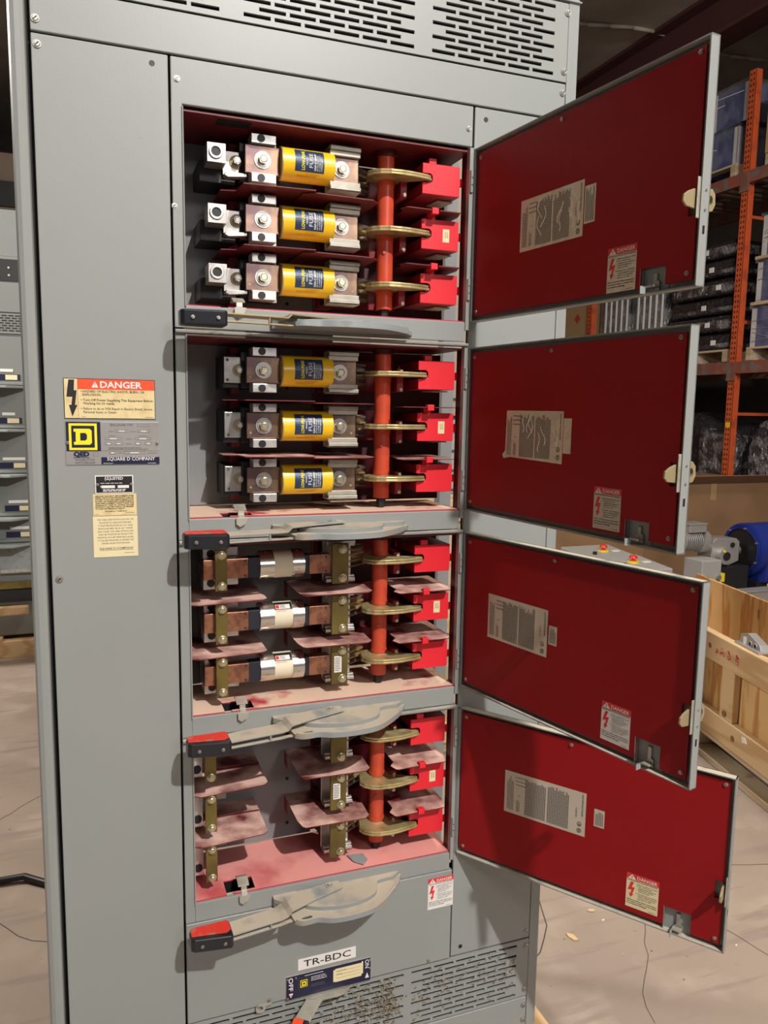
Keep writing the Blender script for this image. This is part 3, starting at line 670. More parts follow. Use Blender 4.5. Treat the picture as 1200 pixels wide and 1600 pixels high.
            if k == 0:
                t_ = MB('tin_plate'); t_.box(.2690, .2985, .030, .068, z-.0145, z+.0150); t_.ring((.2825, .0300, z+.0015), (.2825, .0270, z+.0015), .0108, .0070, 24, 'bolt_steel'); t_.cyl((.2825, .0298, z+.0015), (.2825, .0290, z+.0015), .0070, 20, m='ink_black')
                t_.box(.2985, .3340, .064, .070, z-.022, z+.0150); t_.bolt((.3200, .064, z-.001), .006, .010, .0105, 'bolt_steel', wm='brass_latch'); t_.prism([(.300, z-.022), (.334, z-.022), (.334, z-.027), (.304, z-.030), (.298, z-.027)], .045, .062, 'xz'); t_.build('wire_lug', U, .0008)
                MB('black').box(.262, .320, .072, .148, z-.034, z-.001).build('insulator', U, .001)
            else:
                t_ = MB('tin_plate'); t_.box(.2975, .3370, .066, .072, z-.0215, z+.0215); t_.bolt((.3225, .066, z), .0058, .006, .0105, 'bolt_steel', wm='brass_latch')
                for s_ in (-1, 1): t_.cyl((.3035, .066, z+s_*.0165), (.3035, .0655, z+s_*.0165), .0025, 12, m='ink_gray')
                t_.build('terminal_tab', U, .0006)
                MB('black').box(.296, .334, .074, .148, z-.030, z+.024).build('insulator', U, .001)
        else:
            h = chan(.4700, .5235, .040, .0385, 'aluminium', .012, .03, .003); h.build('fuse_clamp', U, .0008)
            s_ = MB('olive_strap'); s_.box(.4745, .5045, .020, .026, z-.0355, z+.0355)
            for q in (-.0255, .0255): s_.bolt((.4940, .020, z+q), .0062, .0045, 0, 'bolt_zinc'); s_.ring((.4940, .020, z+q), (.4940, .0185, z+q), .0078, .004, 18, 'bolt_zinc')
            s_ = s_.build('clamp_strap', U, .0008)
            if (k == 2 and abs(r-ROW[2]) < .001) or (k == 3 and abs(r-ROW[1]) < .001):
                l_ = MB('white'); l_.box(.4795, .4930, .0196, .020, z-.014, z+.016); l_.bars(flat(.0194), .4810, .4915, z-.012, z+.014, 8, word=(.002, .005)); l_.build('paper_tag', s_)
            MB('black').box(.476, .512, .072, .118, z-.034, z+.030).build('insulator', U, .001)
            if k == 2:
                a = MB('aluminium'); a.box(.2560, .2760, .048, .085, z-.0385, z+.0325)
                for q in (-.027, .024): a.cyl((.2690, .0478, z+q), (.2690, .0465, z+q), .0066, 20, m='black'); a.box(.276, .318, .062, .085, z+q-.008, z+q+.008)
                a.build('fuse_clamp', U, .0012)
                xa, ya = .2715, .014
            else:
                a = MB('aluminium'); a.box(.2300, .2500, .048, .085, z-.0385, z+.0325)
                for q in (-.024,): a.cyl((.2410, .0478, z+q), (.2410, .0465, z+q), .0075, 20, m='black')
                a.build('fuse_clamp', U, .0012)
                a = MB('aluminium_dull'); a.box(.2850, .3020, .118, .122, z-.030, z+.006); a.bolt((.2850, .118, z-.012), .006, .006, .0105, 'bolt_steel'); a.build('terminal_tab', U, .0008)
                a = None
                xa, ya = .2500, .014
            s_ = MB('olive_strap'); s_.box(xa, xa+.0195, ya, ya+.006, z-.0340, z+.0355)
            for q in (-.0255, .0265): s_.bolt((xa+.0105, ya, z+q), .0058, .0040, 0, 'bolt_zinc'); s_.ring((xa+.0105, ya, z+q), (xa+.0105, ya-.0015, z+q), .0074, .004, 18, 'bolt_zinc')
            s_.build('clamp_strap', U, .0008)
            MB('black').box(.2335, .2540, .088, .148, z-.032, z+.032).build('insulator', U, .001)
    if k == 3:
        MB('gray_cast').prism([(.515, .045), (.545, .04), (.5475, .018), (.535, .006), (.520, .022)], zb+.004, zb+.006).build('loose_flap', U, .0004)
    # ---------------------------------------------------------------- operating handle
    dusty = k > 0; gm = 'gray_cast_dusty' if k > 0 else 'gray_cast'; am = 'gray_cast_dusty' if k > 0 else 'brass_latch'
    z = zb-.0125; hd = MB(gm)
    out = [(.3620, .0), (.3620, -.012), (.3790, -.0300), (.3840, -.0660), (.3870, -.0735), (.3960, -.0795), (.4090, -.0805), (.4245, -.0800), (.4450, -.0890), (.4700, -.0925), (.4960, -.0915), (.5214, -.0870), (.5400, -.0770), (.5556, -.0648), (.5740, -.0480), (.5881, -.0324), (.6069, -.0035), (.6069, .0)]
    inn = [(.405, -.010), (.4080, -.0600), (.4250, -.0640), (.4480, -.0740), (.4720, -.0775), (.4960, -.0760), (.5190, -.0710), (.5380, -.0590), (.5500, -.0460), (.5560, -.0280), (.5780, -.0220), (.5900, -.008)]
    hd.prism([(.3620, .0)]+smooth(out[1:-1])+[(.6069, .0)], z-.0165, z-.0095)            # ledge of the quadrant
    lip = smooth(out[4:16]); li = [((.487-a)*.035+a, (.0-b)*.045+b) for a, b in lip]
    for i in range(len(lip)-1):
        a, b, c_, d_ = lip[i], lip[i+1], li[i+1], li[i]
        hd.add([(p[0], p[1], zz) for zz in (z-.0100, z-.0068) for p in (a, b, c_, d_)], [(0, 3, 2, 1), (4, 5, 6, 7), (0, 1, 5, 4), (2, 3, 7, 6)], gm, False)
    hd.prism([(.4000, .0)]+smooth([(.4020, -.0300), (.4130, -.0480), (.4300, -.0580), (.4500, -.0640), (.4740, -.0680), (.5000, -.0665), (.5240, -.0600), (.5400, -.0490), (.5480, -.0330), (.5540, -.0200), (.5690, -.0170), (.5860, -.0160), (.5990, -.0060)])+[(.6030, .0)], z-.0100, z-.0022)
    hd.prism([(.3620, .0), (.3620, -.014), (.3790, -.032), (.3990, -.030), (.405, .0)], z-.0098, z-.001)
    hd.prism([(.3990, -.0690), (.4150, -.0670), (.4165, -.0700), (.4150, -.0730), (.3990, -.0740), (.3975, -.0715)], z-.0098, z-.0090, m='ink_gray')
    hd = hd.build('operating_handle', U, .0012)
    # channel arm: upper and lower flange with an offset bend, then the grip
    aT = [(.4846, -.0260), (.4800, -.0030), (.4700, .0), (.3763, -.0180), (.3660, -.0320), (.2767, -.0475), (.2767, -.0850), (.3640, -.0715), (.3790, -.0640), (.4300, -.0420)]
    mb = MB(am); mb.prism([(.4846, -.0260), (.4830, -.0050), (.4760, -.0010), (.3800, -.0190), (.3830, -.0630), (.4300, -.0440)], z+.0005, z+.0030)
    mb.add([(.3800, -.0190, z+.003), (.3830, -.0630, z+.003), (.3760, -.0650, z-.0035), (.3720, -.0245, z-.0035), (.3800, -.0190, z+.0005), (.3830, -.0630, z+.0005), (.3760, -.0650, z-.006), (.3720, -.0245, z-.006)],
           [(0, 1, 2, 3), (7, 6, 5, 4), (0, 4, 5, 1), (3, 2, 6, 7), (1, 5, 6, 2), (0, 3, 7, 4)], am)
    mb.prism([(.3722, -.0245), (.3762, -.0650), (.3640, -.0700), (.2700, -.0830), (.2700, -.0480), (.3600, -.0330)], z-.0060, z-.0035)
    mb.ring((.4640, -.0130, z+.003), (.4640, -.0130, z+.0045), .0080, .0050, 20); mb.cyl((.4640, -.0130, z+.003), (.4640, -.0130, z+.0055), .0035, 12)
    mb.prism([(.2700, -.0800), (.3640, -.0680), (.3760, -.0645), (.3880, -.0640), (.3880, -.0560), (.3740, -.0580), (.3640, -.0600), (.2700, -.0700)], z-.0170, z-.0145)
    mb.cyl((.3450, -.0700, z-.006), (.3450, -.0700, z-.0150), .0018, 8)
    mb.build('lever_arm', hd, .0005)
    gx = MB('black_plastic'); gx.prism([(.2140, -.0500), (.2120, -.0560), (.2130, -.0740), (.2185, -.0790), (.2760, -.0870), (.2800, -.0840), (.2790, -.0500), (.2760, -.0440), (.2200, -.0470)], z-.0235, z-.0010)
    gx = gx.build('grip', hd, .0028, 3)
    if k > 0:
        rt_ = MB('grip_red'); rt_.prism([(.2165, -.0480), (.2140, -.0560), (.2145, -.0690), (.2700, -.0760), (.2775, -.0700), (.2770, -.0490), (.2740, -.0450)], z-.0012, z+.0006); rt_.build('grip_pad', gx, .0006)
    sc = MB('bolt_steel'); sc.screw((.2300, -.0812, z-.0125), .0022); sc.screw((.2660, -.0862, z-.0125), .0022); sc.build('screw', gx)
    # ---------------------------------------------------------------- door
    th = math.radians(THETA[k]); d = Vector((-math.cos(th), -math.sin(th), 0)); n = Vector((math.sin(th), -math.cos(th), 0))
    M = Matrix.Identity(4)
    for i in range(3): M[i][0] = d[i]; M[i][1] = (0, 0, 1)[i]; M[i][2] = -n[i]
    dz = [0, .001, .001, -.0005][k]; H = [.2885, .2870, .2900, .2900][k]
    M[0][3] = X4; M[1][3] = 0.0; M[2][3] = zb+dz
    WD, T = .4892, .0150
    mb = MB('gray_paint'); mb.X = M
    mb.box(0, WD, 0, H, -T, -T+.002); mb.box(0, .002, 0, H, -T, 0); mb.box(WD-.002, WD, 0, H, -T, 0); mb.box(0, WD, 0, .002, -T, 0, 'frame_dusty' if k > 0 else 'gray_paint'); mb.box(0, WD, H-.002, H, -T, 0, 'frame_dusty' if k > 0 else 'gray_paint')
    mb.box(0, .010, .0, H, -.002, 0)
    mb.box(WD, WD+.0003, .062, .072, -T*.6, -T*.35, 'ink_black')
    for v_ in (.113, .090): mb.cyl((WD, v_, -T*.5), (WD+.0008, v_, -T*.5), .0016, 10, m='bolt_steel')
    door = mb.build('door', U, .0012, 2)
    F = lambda a, b: M @ Vector((a, b, -.0045))
    pu, pv0, pv1 = .4820 if k == 3 else .4795, .0095, H-.0085
    mb = MB('red_panel'); mb.X = M
    nx0, nx1, nz_ = .3952, .4372, .0420 if k > 1 else .0340
    for a, b, c_, e in ((.0110, nx0, pv0, pv1), (nx1, pu-.013, pv0, pv1), (nx0, nx1, nz_, pv1), (pu-.013, pu, pv0, .086), (pu-.013, pu, .116, pv1)):
        mb.box(a, b, c_, e, -.0070, -.0045)
    mb.build('barrier_panel', door, 0, label='deep red insulating panel')
    nrm = -n*.00022
    # wiring sticker
    wx0, wx1, wz0, wz1 = [(.1355, .2795, .0972, .1755), (.1165, .2590, .1005, .1790), (.0735, .2150, .1112, .1900), (.1030, .2560, .1145, .1936)][k]
    sm = 'label_silver_wrinkled' if k < 2 else 'label_silver'
    mb = MB(sm); g = layer(F, nrm); g1 = layer(g, nrm)
    if k == 1:
        mb.poly(g, [(wx0, wz0+.003), (wx1, wz0-.001), (wx1, wz1), (wx0+.002, wz1)], sm)
        mb.add([g(wx0, wz0+.012), g(wx0+.014, wz0+.0025), F(wx0+.002, wz0)-n*.004, F(wx0-.002, wz0+.006)-n*.004], [(0, 1, 2, 3), (3, 2, 1, 0)])
    else: mb.quad(g, wx0, wx1, wz0, wz1, sm)
    w_ = wx1-wx0; h_ = wz1-wz0
    mb.bars(g1, wx0+w_*.03, wx0+w_*.12, wz0+h_*.08, wz1-h_*.1, 5, 'ink_gray', rot=True, word=(.002, .006))
    for q in (.14, .18, .22):                       # little switch symbols
        for j in range(3):
            zz = wz1-h_*(.08+.085*j); mb.text('~', .010, g1, wx0+w_*q, zz-.006, 'ink_gray')
    mb.bars(g1, wx0+w_*.15, wx0+w_*.20, wz0+h_*.08, wz0+h_*.38, 3, 'ink_gray', rot=True, word=(.002, .006)); mb.text('E', .004, g1, wx0+w_*.2, wz0+h_*.45, 'ink_gray', rot=True)
    mb.bars(g1, wx0+w_*.26, wx0+w_*.52, wz0+h_*.06, wz1-h_*.06, 13, 'ink_gray', .9, rot=True, word=(.001, .004), th=.6)
    mb.bars(g1, wx0+w_*.54, wx0+w_*.80, wz0+h_*.06, wz1-h_*.06, 13, 'ink_gray', .85, rot=True, word=(.001, .004), th=.6)
    mb.text('INSTRUCTION BULLETIN', .0030, g1, wx0+w_*.97, wz0+h_*.45, 'ink_gray', wid=h_*.5, rot=True, bold=.03); mb.text('SQUARE D', .0034, g1, wx0+w_*.90, wz0+h_*.40, 'ink_gray', wid=h_*.22, rot=True)
    for zz in (.11, .26): 
        for i in range(10):
            t0, t1 = i*.628, (i+1)*.628; cx_, cz_, rr = wx0+w_*.93, wz0+h_*zz, .0040
            mb.add([g1(cx_+math.cos(t)*q, cz_+math.sin(t)*q) for t, q in ((t0, rr), (t1, rr), (t1, rr*.75), (t0, rr*.75))], [(0, 1, 2, 3), (3, 2, 1, 0)], 'ink_black')
        mb.text('UL' if zz < .2 else 'D', .0030, g1, wx0+w_*.93+.0015, wz0+h_*zz-.002, 'ink_black', rot=True, bold=.05)
    if k < 2:                                       # crinkles lifted off the door, their glints painted in a paler silver
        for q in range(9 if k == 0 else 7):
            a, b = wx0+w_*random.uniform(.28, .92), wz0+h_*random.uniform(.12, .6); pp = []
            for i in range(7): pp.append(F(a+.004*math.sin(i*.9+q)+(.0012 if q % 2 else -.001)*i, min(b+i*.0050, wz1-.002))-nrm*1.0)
            mb.tube(pp, .00115, 6, 'label_silver_glint')
    mb.build('wiring_label', door, label='crinkled silver instruction sticker' if k < 2 else 'grey instruction sticker of dense rotated print')
    sx0, sx1, sz0, sz1 = [(.2812, .3032, .1130, .1650), (.2600, .2775, .1160, .1685), (.2180, .2357, .1350, .1664), (.2707, .2888, .1402, .1716)][k]
    mb = MB(sm); mb.quad(g, sx0, sx1, sz0, sz1, sm if k < 2 else 'label_silver')
    if k != 1: mb.bars(g1, sx0+.002, sx1-.002, sz0+.003, sz1-.003, 5, 'ink_gray', .75, rot=True, word=(.001, .003), th=.5)
    mb.build('small_sticker', door)
    mb = MB('label_silver_wrinkled' if k < 2 else 'white'); dv = (.0098, .0136, .0173, .0185)[k]

    danger_label(mb, F, .3318 if k != 0 else .3335, dv, .0530, .0600, nrm, 'label_silver_wrinkled' if k < 1 else ('label_silver' if k == 1 else ('white' if k == 2 else 'label_cream_pale')))
    mb.build('danger_sticker', door, label='portrait DANGER sticker with a red bolt arrow')
    for (a, b) in ((.0205, H-.0165), (.2250, H-.0165), (pu-.0080, H-.0145), (.0205, .0170), (pu-.0080, .0185)):
        mb = MB('bolt_steel'); mb.screw(M @ Vector((a, b, -.0045)), .0026, -n); mb.build('screw', door)
    # pocket bracket in the notch
    mb = MB('gray_cast'); mb.X = M; mb.box(nx0, nx1, .002, nz_, -.0128, -.0118, 'gray_cast'); mb.box(nx0-.0012, nx0, .004, nz_, -.012, -.0042, 'frame_dusty')
    mb.prism([(.410, .004), (.424, .004), (.424, .016), (.420, .017), (.420, nz_-.008), (.414, nz_-.008), (.414, .015), (.410, .012)], -.0112, -.0085, m='tin_plate'); mb.box(.409, .424, .008, .0105, -.0112, .001, 'aluminium_dull')
    mb.box(.4085, .4100, .0, .010, -.004, .010, 'gray_cast'); mb.build('latch_bracket', door, .0004)
    # latch: cam hook crossing the flange, guide bar and outside ring
    mb = MB('brass_latch'); mb.X = M; y_ = .4835
    lob = [(.0235, .098), (.0225, .106), (.0150, .111), (.006, .1145), (-.010, .1145), (-.010, .0925), (.004, .0915), (.018, .0930)]
    def yz(poly, a, b, m=None):                     # polygon in (w, v), thickness along u
        nn = len(poly); vs_ = [(a, q, p) for p, q in poly]+[(b, q, p) for p, q in poly]
        mb.add(vs_, [tuple(range(nn)), tuple(reversed(range(nn, 2*nn)))]+[(i, nn+i, nn+(i+1) % nn, (i+1) % nn) for i in range(nn)], m)
    yz(lob, y_-.0030, y_+.0002); mb.box(WD-.0035, WD-.0020, .080, .128, -.002, .0045, 'aluminium_dull')
    mb.build('cam_latch', door, .0006)
    mb = MB('brass_latch'); mb.X = M; cy_ = (.104, -T-.0065)
    ro_ = [(-T+.0, .116), (-T-.010, .118), (-T-.0155, .112), (-T-.0165, .100), (-T-.012, .092), (-T+.0, .090)]
    ri_ = [(-T-.0035, .1085), (-T-.0090, .1100), (-T-.0115, .1070), (-T-.0115, .1020), (-T-.0090, .0985), (-T-.0035, .1000)]
    for (a, b, c_, e) in zip(ro_, ro_[1:], ri_[1:], ri_): yz([a, b, c_, e], y_-.0035, y_+.0002)
    yz([(-T, .116), (-T-.0035, .1085), (-T-.0035, .1000), (-T, .090)], y_-.0035, y_+.0002)
    mb.build('latch_ring', door)
    return U
for k in range(4): unit(k)
units[0]['group'] = units[1]['group'] = units[2]['group'] = units[3]['group'] = 'switch compartments of the switchboard'

# ================================================================== fuses
def wrapc(cy, cz, r):                               # (x along fuse, s around) -> point on the cylinder front
    return lambda x, s_: (x, cy-math.cos(s_/r)*r, cz+math.sin(s_/r)*r)
def cap_edge(mb, x0, x1, cy, cz, r, m): mb.cyl((x0, cy, cz), (x1, cy, cz), r, 48, m=m)
GF = 'yellow cartridge fuses in the two upper compartments'
def yellow_fuse(zc):
    cy, r = .0450, .0258
    t = thing('cartridge_fuse', (.43, cy, zc), '', 'fuse', GF)
    mb = MB('fuse_yellow'); mb.cyl((.3875, cy, zc), (.4740, cy, zc), r, 56); g = wrapc(cy, zc, r+.0003); g1 = wrapc(cy, zc, r+.0006)
    mb.ring((.3865, cy, zc), (.3885, cy, zc), r+.0005, r-.006, 56, 'brass_latch'); mb.ring((.4735, cy, zc), (.4750, cy, zc), r+.0004, r-.006, 56, 'fuse_yellow')
    def rows(x0, x1, y0, y1, s_, m): 
        for i in range(12):
            a, b = y0+(y1-y0)*i/12, y0+(y1-y0)*(i+1)/12; mb.quad(s_, x0, x1, a, b, m)
    rows(.4075, .4560, -.0150, .0225, g, 'label_navy'); rows(.4475, .4545, -.013, .019, g1, 'label_navy')
    mb.text('BUSS', .0032, g1, .4155, .0040, 'label_blue', rot=True, wid=.0100, bold=.06)
    mb.text('LOW-PEAK', .0054, g1, .4235, -.0125, 'ink_yellow', rot=True, wid=.0320, bold=.035)
    mb.text('TIME-DELAY', .0018, g1, .4280, -.0050, 'white', rot=True, wid=.0130, bold=.04)
    mb.text('FUSE', .0064, g1, .4370, -.0080, 'white', rot=True, wid=.0240)
    mb.text('KRP-C-800SP', .0032, g1, .4425, -.0120, 'white', rot=True, wid=.0280, bold=.04)
    mb.text('600 VOLTS OR LESS', .0017, g1, .4458, -.0125, 'white', rot=True, wid=.0250, bold=.03); mb.text('UL LISTED CLASS L', .0017, g1, .4492, -.0125, 'white', rot=True, wid=.0260, bold=.03); mb.text('CURRENT LIMITING', .0017, g1, .4525, -.0125, 'white', rot=True, wid=.0240, bold=.03)
    mb.bars(g, .4260, .4520, -.0200, -.0170, 2, 'fuse_orange_print', word=(.002, .006), th=.35); mb.bars(g, .4120, .4450, -.0245, -.0205, 2, 'fuse_orange_print', word=(.002, .006), th=.35)
    mb.build('body', t)
    for x0, x1, bx, by in ((.3300, .3870, .3580, -.0005), (.4740, .5205, .4905, 0)):
        mb = MB('blade_tarnish'); mb.box(x0, x1, .0380, .0445, zc-.0215, zc+.0215); mb.cyl((x0+.006 if x0 < .4 else x1-.008, .0380, zc-.012), (x0+.006 if x0 < .4 else x1-.008, .0376, zc-.012), .002, 12, m='brass_latch'); mb.build('blade', t, .0009)
        mb = MB('bolt_zinc'); mb.bolt((bx, .0380, zc+by), .0078, .0085, .0135); mb.build('bolt', t, .0004)
    return t
FL_LAB = ['yellow cartridge fuse with navy label, upper one in the topmost compartment', 'yellow cartridge fuse with navy label, middle one in the topmost compartment', 'yellow cartridge fuse with navy label, lowest one in the topmost compartment',
          'yellow cartridge fuse in shade, upper one of the second compartment', 'yellow cartridge fuse half sunlit, middle one of the second compartment', 'yellow cartridge fuse with navy label, lowest one in the second compartment']
FL_LAB[4] = 'yellow cartridge fuse, middle one of the three in the second compartment'
f0 = yellow_fuse(ZB[0]+ROW[0]); f0['label'] = FL_LAB[0]
for i in range(1, 6):
    k, j = divmod(i, 3); copy_tree(f0, (0, 0, ZB[k]+ROW[j]-ZB[0]-ROW[0]), FL_LAB[i], GF)
GS = 'silver-capped cartridge fuses in the third compartment'
def silver_fuse(zc, lab, sticker):
    cy, r = .0500, .0250
    t = thing('cartridge_fuse', (.39, cy, zc), lab, 'fuse', GS)
    for x0, x1, xa in ((.3495, .3740, .3495), (.4065, .4275, .4275)):
        mb = MB('fuse_cap'); mb.cyl((x0, cy, zc), (x1, cy, zc), r, 48); s_ = 1 if x0 < .4 else -1
        for a in range(8):
            t_ = a*math.pi/4+.3; mb.cyl(((x0+x1)/2, cy+math.cos(t_)*(r-.001), zc+math.sin(t_)*(r-.001)), ((x0+x1)/2, cy+math.cos(t_)*(r+.0008), zc+math.sin(t_)*(r+.0008)), .0016, 8)
        for a in range(4):
            t_ = math.pi+a*math.pi/2+.2; mb.cyl((xa, cy+math.cos(t_)*.014, zc+math.sin(t_)*.014), (xa-s_*.0015, cy+math.cos(t_)*.014, zc+math.sin(t_)*.014), .003, 10)
        mb.build('end_cap', t, .001)
    mb = MB('fuse_paper'); mb.cyl((.3735, cy, zc), (.4070, cy, zc), r-.0012, 48, m='fuse_paper'); g = wrapc(cy, zc, r-.0008); g1 = wrapc(cy, zc, r-.0005)
    if sticker:
        for a, b, m in ((.0150, .0330, 'ink_black'), (.0165, .0260, 'white')):
            for i in range(6): mb.quad(g if m == 'ink_black' else g1, .3745+(0 if m == 'ink_black' else .002), .4060-(0 if m == 'ink_black' else .004), a+(b-a)*i/6, a+(b-a)*(i+1)/6, m)
        g2 = wrapc(cy, zc, r-.0002); mb.quad(g2, .3770, .3830, .0180, .0250, 'ink_red'); mb.bars(g2, .3850, .3950, .0180, .0250, 3, 'ink_gray', word=(.002, .004)); mb.bars(g2, .3770, .4000, .0120, .0140, 1, 'ink_red', word=(.002, .003))
    mb.build('body', t)
    for x0, x1, xi in ((.2540, .3290, .3500), (.4740, .4350, .4270)):
        a, b = min(x0, x1), max(x0, x1)
        mb = MB('copper'); mb.box(a, b, .0270, .0480, zc-.0168, zc+.0168)
        for q in (-.0125, .0125): mb.cyl((b-.006 if x0 < .4 else a+.03, .0268, zc+q), (b-.006 if x0 < .4 else a+.03, .0262, zc+q), .0016, 10, m='ink_black')
        mb.box(min(x1, xi), max(x1, xi), .0285, .0500, zc-.0170, zc+.0170, 'navy_bar'); mb.build('blade', t, .0009)
    return t
s0 = silver_fuse(ZB[2]+ROW[0], 'silver-capped cartridge fuse in shadow, uppermost in the third compartment', False)
s1 = silver_fuse(ZB[2]+ROW[1], 'silver-capped cartridge fuse with cream sleeve, middle one in the third compartment', True)
copy_tree(s1, (0, 0, ROW[2]-ROW[1]), 'silver-capped cartridge fuse with cream sleeve, lowest in the third compartment, just above its dusty floor', GS)

# ================================================================== around the switchboard
def wood_skid(name, x0, x1, y0, y1, z0, h, label, cat='pallet', m='pine', group=None, n=3, boards=5):
    t = thing(name, ((x0+x1)/2, (y0+y1)/2, z0), label, cat, group)
    for i in range(n):
        a = y0+(y1-y0-.07)*i/(n-1); MB(m).box(x0, x1, a, a+.07, z0, z0+h-.02).build('runner', t, .003)
    for i in range(boards):
        a = x0+(x1-x0-.1)*i/(boards-1); MB(m).box(a, a+.1, y0, y1, z0+h-.02, z0+h).build('deck_board', t, .002)
    return t
wood_skid('wooden_skid', -.02, .99, -.06, .52, FL, .119, 'pale wooden skid carrying the tall grey switchboard', 'skid', 'pine')
mb = MB('black'); mb.tube([(-.95, 1.28, FL+.012), (-.6, 1.26, FL+.012), (-.35, 1.215, FL+.013), (-.211, 1.203, FL+.014), (-.143, 1.20, FL+.016), (-.076, 1.146, FL+.012), (.05, 1.05, FL+.012), (.3, .95, FL+.012)], .0105, 10)
tag(mb.build('power_cable'), 'black cable lying across the concrete left of the switchboard', 'cable')
for (x, y, w_, lab) in ((1.30, .42, .016, 'small tan wood chip on the concrete, nearest the lower vent panel'), (1.42, .50, .010, 'thin wood splinter on the concrete beyond the lower vent'), (1.95, .12, .014, 'cream paper scrap on the concrete, lower right of the lowest door')):
    a = random.random()*3; mb = MB('pine'); c_, s_ = math.cos(a), math.sin(a)
    P = [(x+(p*c_-q*s_)*w_, y+(p*s_+q*c_)*w_) for p, q in ((-1.2, -.3), (.2, -.6), (1.2, .1), (.4, .5), (-.9, .4))]
    mb.prism(P, FL+.001, FL+.005); tag(mb.build('wood_chip'), lab, 'debris')
mb = MB('white')
for k in range(46):
    x, y = random.uniform(1.05, 2.3), random.uniform(-.2, 1.2)
    if k > 36: x, y = random.uniform(-.8, -.1), random.uniform(1.0, 3.0)
    r = random.uniform(.002, .005); mb.mt(random.choice(['white', 'pine_old', 'dust_lint'])).prism([(x-r, y), (x, y-r*.6), (x+r, y+.2*r), (x, y+r*.7)], FL+.0005, FL+.0025)
tag(mb.build('floor_debris'), 'scattered tiny chips and crumbs on the concrete floor', 'debris')['kind'] = 'stuff'

# ---- wooden crate to the right
ang = math.atan2(.10, .41)
crate = thing('wooden_crate', (2.5, 1.25, FL), 'open-topped shipping crate of pine boards and plywood right of the third open door', 'crate')
T_ = Matrix.Translation((2.5, 1.25, 0)) @ Matrix.Rotation(-ang, 4, 'Z')   # local: -y runs along the near face towards the viewer, +x into the crate
def cb(name, a, b, c_, d_, e, f_, m='pine', bev=.004):
    mb = MB(m); mb.X = T_; mb.box(a, b, c_, d_, e, f_, m); return mb.build(name, crate, bev)
Y0c, Y1c = -1.25, 1.10
cb('rail', 0, .035, Y0c, Y1c, -1.015, -.900); cb('rail', 0, .035, Y0c, Y1c, -1.330, -1.225)
cb('base_board', 0, .09, Y0c, Y1c, -1.45, -1.420, 'pine_old'); cb('base_board', .47, .56, Y0c, Y1c, -1.45, -1.42, 'pine_old')
for y in (-1.15, -.62, .14, 1.10): cb('foot_block', .0, .09, y-.10, y, -1.42, -1.33, 'pine_old')
for y in (-1.0, -.125): cb('batten', -.004+.008, .033, y-.09, y, -1.225, -1.015, 'pine')
for y in (-.57, .32, .78): cb('batten', .004, .033, y-.09, y, -1.225, -1.015, 'pine')
cb('side_sheet', .036, .046, Y0c, Y1c, -1.33, -.905, 'plywood', .001)
cb('deck', .0, .56, Y0c, Y1c, -1.345, -1.331, 'pine_old', .001)
cb('far_sheet', .545, .56, Y0c, Y1c, -1.33, -.893, 'plywood', .001)
cb('end_sheet', .046, .545, Y1c-.015, Y1c, -1.33, -.95, 'plywood', .001)
cb('far_rail', .515, .545, Y0c, Y1c-.02, -1.33, -1.22, 'pine')
mb = MB('crate_knot'); mb.X = T_
for y, z, r in ((-.03, -.955, .012), (-.165, -1.20, .013), (-.24, -1.275, .013), (.15, -1.28, .010)):
    mb.cyl((-.0012, y, z), (0, y, z), r, 16)
mb.X = T_
mb.prism([(.475, -.985), (.49, -.985), (.492, -.945), (.478, -.943)], .5435, .5450, 'yz')
mb.build('knots', crate)
mb = MB('paint_red_mark'); mb.X = T_
for i, y in enumerate((-.085, -.125, -.175, -.235)):
    for j in range(4+2*i):
        yy, zz = y+random.uniform(-.012, .012), -.955+random.uniform(-.016, .016); r = random.uniform(.004, .009)
        mb.prism([(yy-r, zz-.002), (yy, zz-.004), (yy+r, zz+.001), (yy, zz+.004)], -.0012, 0, 'yz')
mb.build('paint_marks', crate)
mb = MB('white'); mb.X = T_; mb.prism([(-.335, -1.255), (-.305, -1.262), (-.300, -1.240), (-.322, -1.236)], -.0015, 0, 'yz'); mb.prism([(.012, -1.06), (.030, -1.055), (.028, -1.12), (.014, -1.125)], -.0015, 0, 'yz'); mb.build('paper_scraps', crate)
jt = thing('metal_bracket', (2.50, 1.02, -.9), 'small cast metal bracket with round holes resting on the top rail of the crate', 'bracket')
J = Matrix.Translation((2.495, 1.03, -.8996)) @ Matrix.Rotation(-.25, 4, 'Z')
mb = MB('motor_gray'); mb.X = J; mb.prism([(-.03, -.125), (.03, -.125), (.035, .03), (.0, .045), (-.03, .04)], 0, .008); mb.prism([(-.115, .0), (.035, .0), (.03, .04), (-.02, .055), (-.10, .03)], -.012, .022, 'yz')
for y in (-.075, -.04): mb.ring((-.0125, y, .018), (-.016, y, .018), .013, .008, 18); mb.cyl((-.0125, y, .018), (-.0135, y, .018), .008, 16, m='ink_black')
mb.build('casting', jt, .002); mb = MB('white'); mb.X = J; mb.prism([(-.012, .006), (.008, .006), (.008, .034), (-.012, .036)], -.0135, -.012, 'yz'); mb.build('paper_tag', jt)
